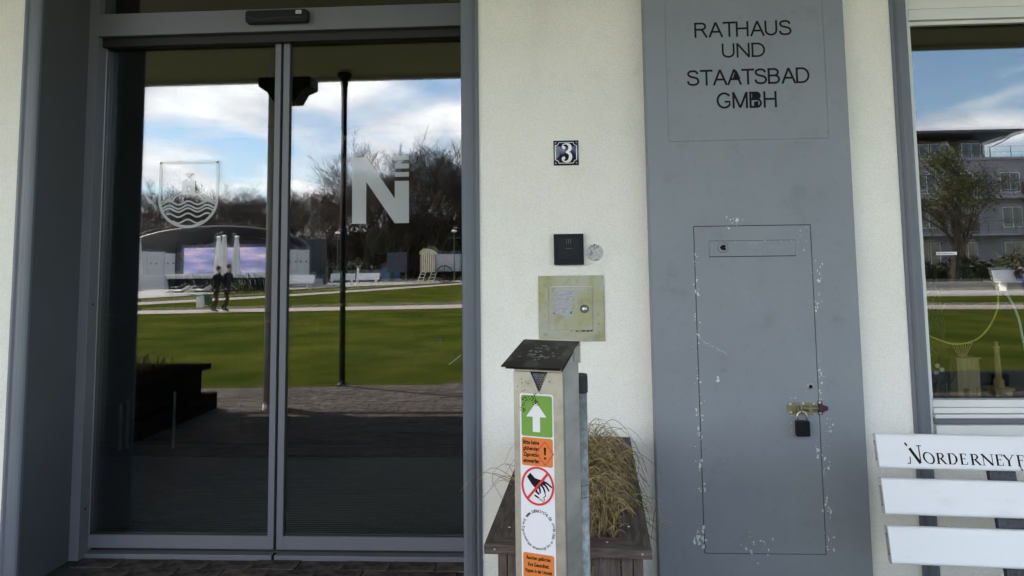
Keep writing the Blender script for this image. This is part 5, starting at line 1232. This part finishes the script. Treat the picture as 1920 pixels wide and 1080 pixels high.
# ---- people
def person(name_label, x, y, rz, h=1.75, coat='dark_cloth', legs='dark_cloth', stride=.25, sit=False, cat='person', lean=.0, hair='hair'):
    e = empty('person', (x, y, 0), rz, label=name_label, cat=cat); s_ = h / 1.75
    if not sit:
        V_ = {'pel': (0, 0, .93, .15, .10), 'bel': (0, lean * .3, 1.08, .14, .10), 'che': (0, lean * .6, 1.30, .17, .12), 'nk': (0, lean, 1.47, .055, .055), 'hd': (0, lean + .02, 1.60, .085, .10), 'hd2': (0, lean + .02, 1.70, .07, .085),
              'hl': (-.09, 0, .88, .09, .09), 'kl': (-.10, stride * .55, .48, .062, .062), 'al': (-.10, stride * .55 - .12 if stride > 0 else 0, .09, .042, .042), 'tl': (-.11, stride * .6 + .04, .035, .04, .03),
              'hr': (.09, 0, .88, .09, .09), 'kr': (.10, -stride * .1, .48, .062, .062), 'ar': (.10, -stride, .10, .042, .042), 'tr': (.11, -stride + .15, .035, .04, .03),
              'sl': (-.19, lean * .6, 1.38, .065, .065), 'el': (-.25, lean * .5 - .08, 1.11, .048, .048), 'wl': (-.24, lean + .02, .88, .032, .032), 'fl': (-.24, lean + .04, .80, .03, .02),
              'sr': (.19, lean * .6, 1.38, .065, .065), 'er': (.25, lean * .5 + .02, 1.11, .048, .048), 'wr': (.24, lean + .14, .90, .032, .032), 'fr': (.24, lean + .17, .82, .03, .02)}
    else:
        V_ = {'pel': (0, 0, .52, .16, .12), 'bel': (0, .02, .68, .15, .12), 'che': (0, .04, .88, .17, .12), 'nk': (0, .08, 1.04, .055, .055), 'hd': (0, .13, 1.14, .085, .10), 'hd2': (0, .14, 1.24, .07, .085),
              'hl': (-.10, .06, .50, .09, .09), 'kl': (-.13, .48, .50, .065, .065), 'al': (-.13, .52, .09, .045, .045), 'tl': (-.14, .66, .04, .04, .03),
              'hr': (.10, .06, .50, .09, .09), 'kr': (.13, .48, .52, .065, .065), 'ar': (.13, .46, .09, .045, .045), 'tr': (.14, .60, .04, .04, .03),
              'sl': (-.20, .04, .96, .065, .065), 'el': (-.27, .14, .72, .048, .048), 'wl': (-.12, .34, .66, .032, .032), 'fl': (-.07, .40, .66, .03, .02),
              'sr': (.20, .04, .96, .065, .065), 'er': (.27, .14, .72, .048, .048), 'wr': (.12, .34, .68, .032, .032), 'fr': (.07, .40, .69, .03, .02)}
    E_ = [('pel', 'bel'), ('bel', 'che'), ('che', 'nk'), ('nk', 'hd'), ('hd', 'hd2'), ('pel', 'hl'), ('hl', 'kl'), ('kl', 'al'), ('al', 'tl'), ('pel', 'hr'), ('hr', 'kr'), ('kr', 'ar'), ('ar', 'tr'), ('che', 'sl'), ('sl', 'el'), ('el', 'wl'), ('wl', 'fl'), ('che', 'sr'), ('sr', 'er'), ('er', 'wr'), ('wr', 'fr')]
    K = list(V_); me = bpy.data.meshes.new('body'); me.from_pydata([tuple(c * s_ for c in V_[k][:3]) for k in K], [(K.index(a), K.index(b_)) for a, b_ in E_], [])
    ob = bpy.data.objects.new('body', me); COL.objects.link(ob); sk = ob.modifiers.new('skin', 'SKIN')
    me.skin_vertices[0].data[0].use_root = True
    for i, k in enumerate(K): me.skin_vertices[0].data[i].radius = (V_[k][3] * s_, V_[k][4] * s_)
    ob.modifiers.new('sub', 'SUBSURF').levels = 1
    dg = bpy.context.evaluated_depsgraph_get(); m2 = bpy.data.meshes.new_from_object(ob.evaluated_get(dg)); ob.modifiers.clear(); ob.data = m2
    for mm in (coat, legs, 'skin'): m2.materials.append(M[mm])
    for p in m2.polygons:
        z = p.center.z / s_; hz_ = (V_['nk'][2] + .02); p.use_smooth = True
        isl = (z < .86 if not sit else (z < .60 and (p.center.y > .1 or z < .45)))
        p.material_index = 2 if z > hz_ or (not sit and abs(p.center.x) > .20 * s_ and z < .88) else (1 if isl else 0)
    ob.parent = e
    b = MB(); hd = V_['hd2']; b.lathe([(.085 * s_, -.05), (.098 * s_, 0), (.085 * s_, .06), (.04 * s_, .10), (.005, .11)], 10, mx_=Matrix.Translation((0, (hd[1] - .03) * s_, (hd[2] - .02) * s_))); b.build('hair', M[hair], e, smooth=True)
    # face: nose and ears
    b = MB(); hc = Vector((0, V_['hd'][1], V_['hd'][2])) * s_
    b.tube([hc + Vector((0, .085, .03)), hc + Vector((0, .115, -.01)), hc + Vector((0, .09, -.02))], [.008, .014, .008], 5)
    for q in (-1, 1): b.tube([hc + Vector((q * .08, 0, .03)), hc + Vector((q * .095, -.01, 0))], .015, 5)
    b.build('face_relief', M['skin'], e)
    return e
def bag(x, y, z, m, label):
    e = empty('shopping_bag', (x, y, z), label=label, cat='bag'); b = MB()
    b.add([(-.11, -.04, 0), (.11, -.04, 0), (.11, .04, 0), (-.11, .04, 0), (-.13, -.05, .36), (.13, -.05, .36), (.13, .05, .36), (-.13, .05, .36)], [(0, 3, 2, 1), (4, 5, 6, 7), (0, 1, 5, 4), (1, 2, 6, 5), (2, 3, 7, 6), (3, 0, 4, 7)]); b.build('sack', m, e)
    b = MB(); b.tube([(-.08, 0, .36), (-.05, 0, .46), (.05, 0, .46), (.08, 0, .36)], .008, 5); b.build('handle', m, e)
person('walker in black coat on the lawn path, front one of the pair', -12.0, -17.3, radians(-75), 1.60, stride=.30, lean=.12)
person('walker in black clothing close behind the front one on the lawn path', -11.70, -17.5, radians(-80), 1.66, stride=.26, lean=.10)
bag(-12.35, -17.15, .22, M['cloth_white'], 'white shopping bag carried by the front walker'); bag(-12.62, -17.4, .16, M['cloth_white'], 'white shopping bag hanging lower, left of the front walker'); bag(-12.15, -17.05, .26, M['bag_green'], 'green shopping bag carried by the front walker')
person('distant walker in black on the plaza near the blue hut', -17.8, -62.0, radians(80), 1.78, stride=.25)
person('distant walker in dark striped clothing beside the benches', -19.3, -62.4, radians(60), 1.75, coat='cloth_white', stride=.2)

# ---- east side: building, trees, bench with two people (mirrored in the window)
ab = empty('apartment_building', (29, -50, 0), label='pale three storey building with a dark hipped roof, mirrored in the window', cat='building')
L = local(ab)
bx('wall', M['bldg_wall'], ab, 10.0, 42.0, -60, -50, 0, 9.30, L=L)
b = MB(); b.box(12.0, 34.4, -60, -50.8, 9.35, 10.9); b.build('top_storey', M['brown_panel'], ab, mx_=L)
b = MB(); b.add([(9.5, -61.5, 10.95), (36.5, -61.5, 10.95), (36.5, -48.6, 11.25), (9.5, -48.6, 11.25), (14, -56, 12.9), (29.5, -56, 12.75), (9.5, -61.5, 11.25), (36.5, -61.5, 11.25), (9.5, -48.6, 11.45), (36.5, -48.6, 11.45)],
                [(0, 1, 2, 3), (3, 2, 9, 8), (8, 9, 5, 4), (9, 7, 5), (7, 6, 4, 5), (6, 8, 4), (2, 1, 7, 9), (0, 3, 8, 6), (1, 0, 6, 7)]); b.build('roof', M['slate'], ab, mx_=L)
bx('roof_ledge', M['panel_grey'], ab, 9.8, 42.2, -60.2, -49.8, 9.302, 9.48, L=L)
b = MB(); b.tube([(35.6, -48.8, 11.1), (35.0, -49.6, 10.6), (34.5, -50.3, 10.3), (34.5, -50.3, 9.5)], .05, 6); b.build('downpipe', M['slate'], ab, mx_=L)
for x in range(0, 9):
    b = MB(); b.box(17.5 + x * 2.6, 17.54 + x * 2.6, -49.75, -49.71, 9.48, 10.3); b.build('railing_post', M['slate'], ab, mx_=L)
for z in (9.85, 10.28):
    bx('railing', M['slate'], ab, 17.0, 42.0, -49.74, -49.71, z, z + .03, L=L)
def win(x, z, w, h, m='glass_far', yy=-49.98, name='window'):
    f_ = bx(name, M['window_white'], ab, x, x + w, yy - .03, yy + .02, z, z + h, L=L); bx('glass', M[m], f_, x + .08, x + w - .08, yy + .021, yy + .03, z + .08, z + h - .08, L=L)
    bx('glazing_bar', M['window_white'], f_, x + w / 2 - .03, x + w / 2 + .03, yy + .031, yy + .045, z + .08, z + h - .08, L=L)
for x in (24.0, 26.2, 28.6, 30.2, 32.6): win(x, 9.52, 1.5, 1.25, yy=-50.78)
for zf in (1.0, 4.0, 6.7):
    for x in (18.0, 21.5, 25.0, 28.6, 31.4, 34.9, 38.5): win(x, zf, 1.5, 1.6 if zf > 1 else 1.9)
for x, z in ((31.1, 3.9), (36.6, 3.9), (36.6, 6.4)): bx('timber_panel', M['brown_panel'], ab, x - .1, x + 2.0, -49.97, -49.9, z - .5, z + 1.1, L=L)
for z in (3.35, 6.2):
    bx('balcony', M['panel_grey'], ab, 26.0, 40, -49.9, -48.8, z, z + .16, L=L)
    for x in range(14): bx('balcony_post', M['slate'], ab, 26.1 + x, 26.14 + x, -48.86, -48.82, z + .16, z + 1.1, L=L)
    bx('balcony_rail', M['slate'], ab, 26.0, 40, -48.87, -48.81, z + 1.1, z + 1.15, L=L)
# leafy trees before it
def leafy(x, y, h, seed, label, n=5200, cr=3.2, mm='leaf'):
    t_, c_ = bare_tree(seed, H=h * .95, levels=5, spread=.6, trunk_r=.22, density=3)
    e = empty('leafy_tree', (x, y, 0), label=label, cat='tree'); t_.build('trunk', M['bark'], e); c_.build('branches', M['bark'], e)
    r = random.Random(seed); b = MB(); pts = [v for v in c_.v if v[2] > h * .28]
    for _ in range(n):
        p = Vector(r.choice(pts)) + Vector((r.gauss(0, .28), r.gauss(0, .28), r.gauss(0, .25))); d = Vector((r.gauss(0, 1), r.gauss(0, 1), r.gauss(0, 1))).normalized() * r.uniform(.04, .11); w = d.orthogonal() * .55
        b.add([tuple(p - d), tuple(p + w), tuple(p + d), tuple(p - w)], [(0, 1, 2, 3)])
    b.build('crown', M[mm], e)
leafy(22.6, -34.5, 8.3, 501, 'sparsely leafed dark tree in front of the apartment building, left in the window', 3600)
leafy(26.3, -40.0, 8.6, 502, 'nearly bare tree in front of the apartment building, nearer the roof tip', 1000)
leafy(19.5, -38.0, 7.0, 504, 'dark tree at the left edge of the window, nearest the casing', 3000)
leafball('dark_bush', 24.3, -31.4, .2, 1.4, 1.0, 1.9, 900, M['hedge'], .06, .14, 'spiky dark bush behind the bench with two seated people', 'shrub', 8)
for i in range(6):
    leafball('hedge_bush', 13 + i * 2.7, -36, .2, 2.0, 1.0, 1.5, 900, M['hedge'], .08, .2, 'dark hedge bush along the front of the apartment building' , 'shrub', 20 + i)
    bpy.data.objects['hedge_bush' if i == 0 else 'hedge_bush.%03d' % i]['group'] = 'hedge bushes before the building'
lw = empty('low_stone_wall', (20, -30.5, 0), label='low pale stone wall along the paving, mirrored in the window', cat='wall')
for i in range(9):
    bx('stone_block', M['plaza'], lw, -12 + i * 3.0, -9.02 + i * 3.0, -.2, .2, 0, .42, bevel=.02)
park_bench(22.9, -29.3, radians(180), 'white park bench with two seated people, mirrored at the right of the window', 2.6)
person('person in blue jeans and dark jacket sitting on the white park bench', 22.75, -29.25, 0, 1.72, coat='dark_cloth', legs='jeans', sit=True)
person('person in pale pink jacket sitting at the right on the white park bench', 23.6, -29.25, 0, 1.65, coat='pink_cloth', legs='jeans', sit=True)
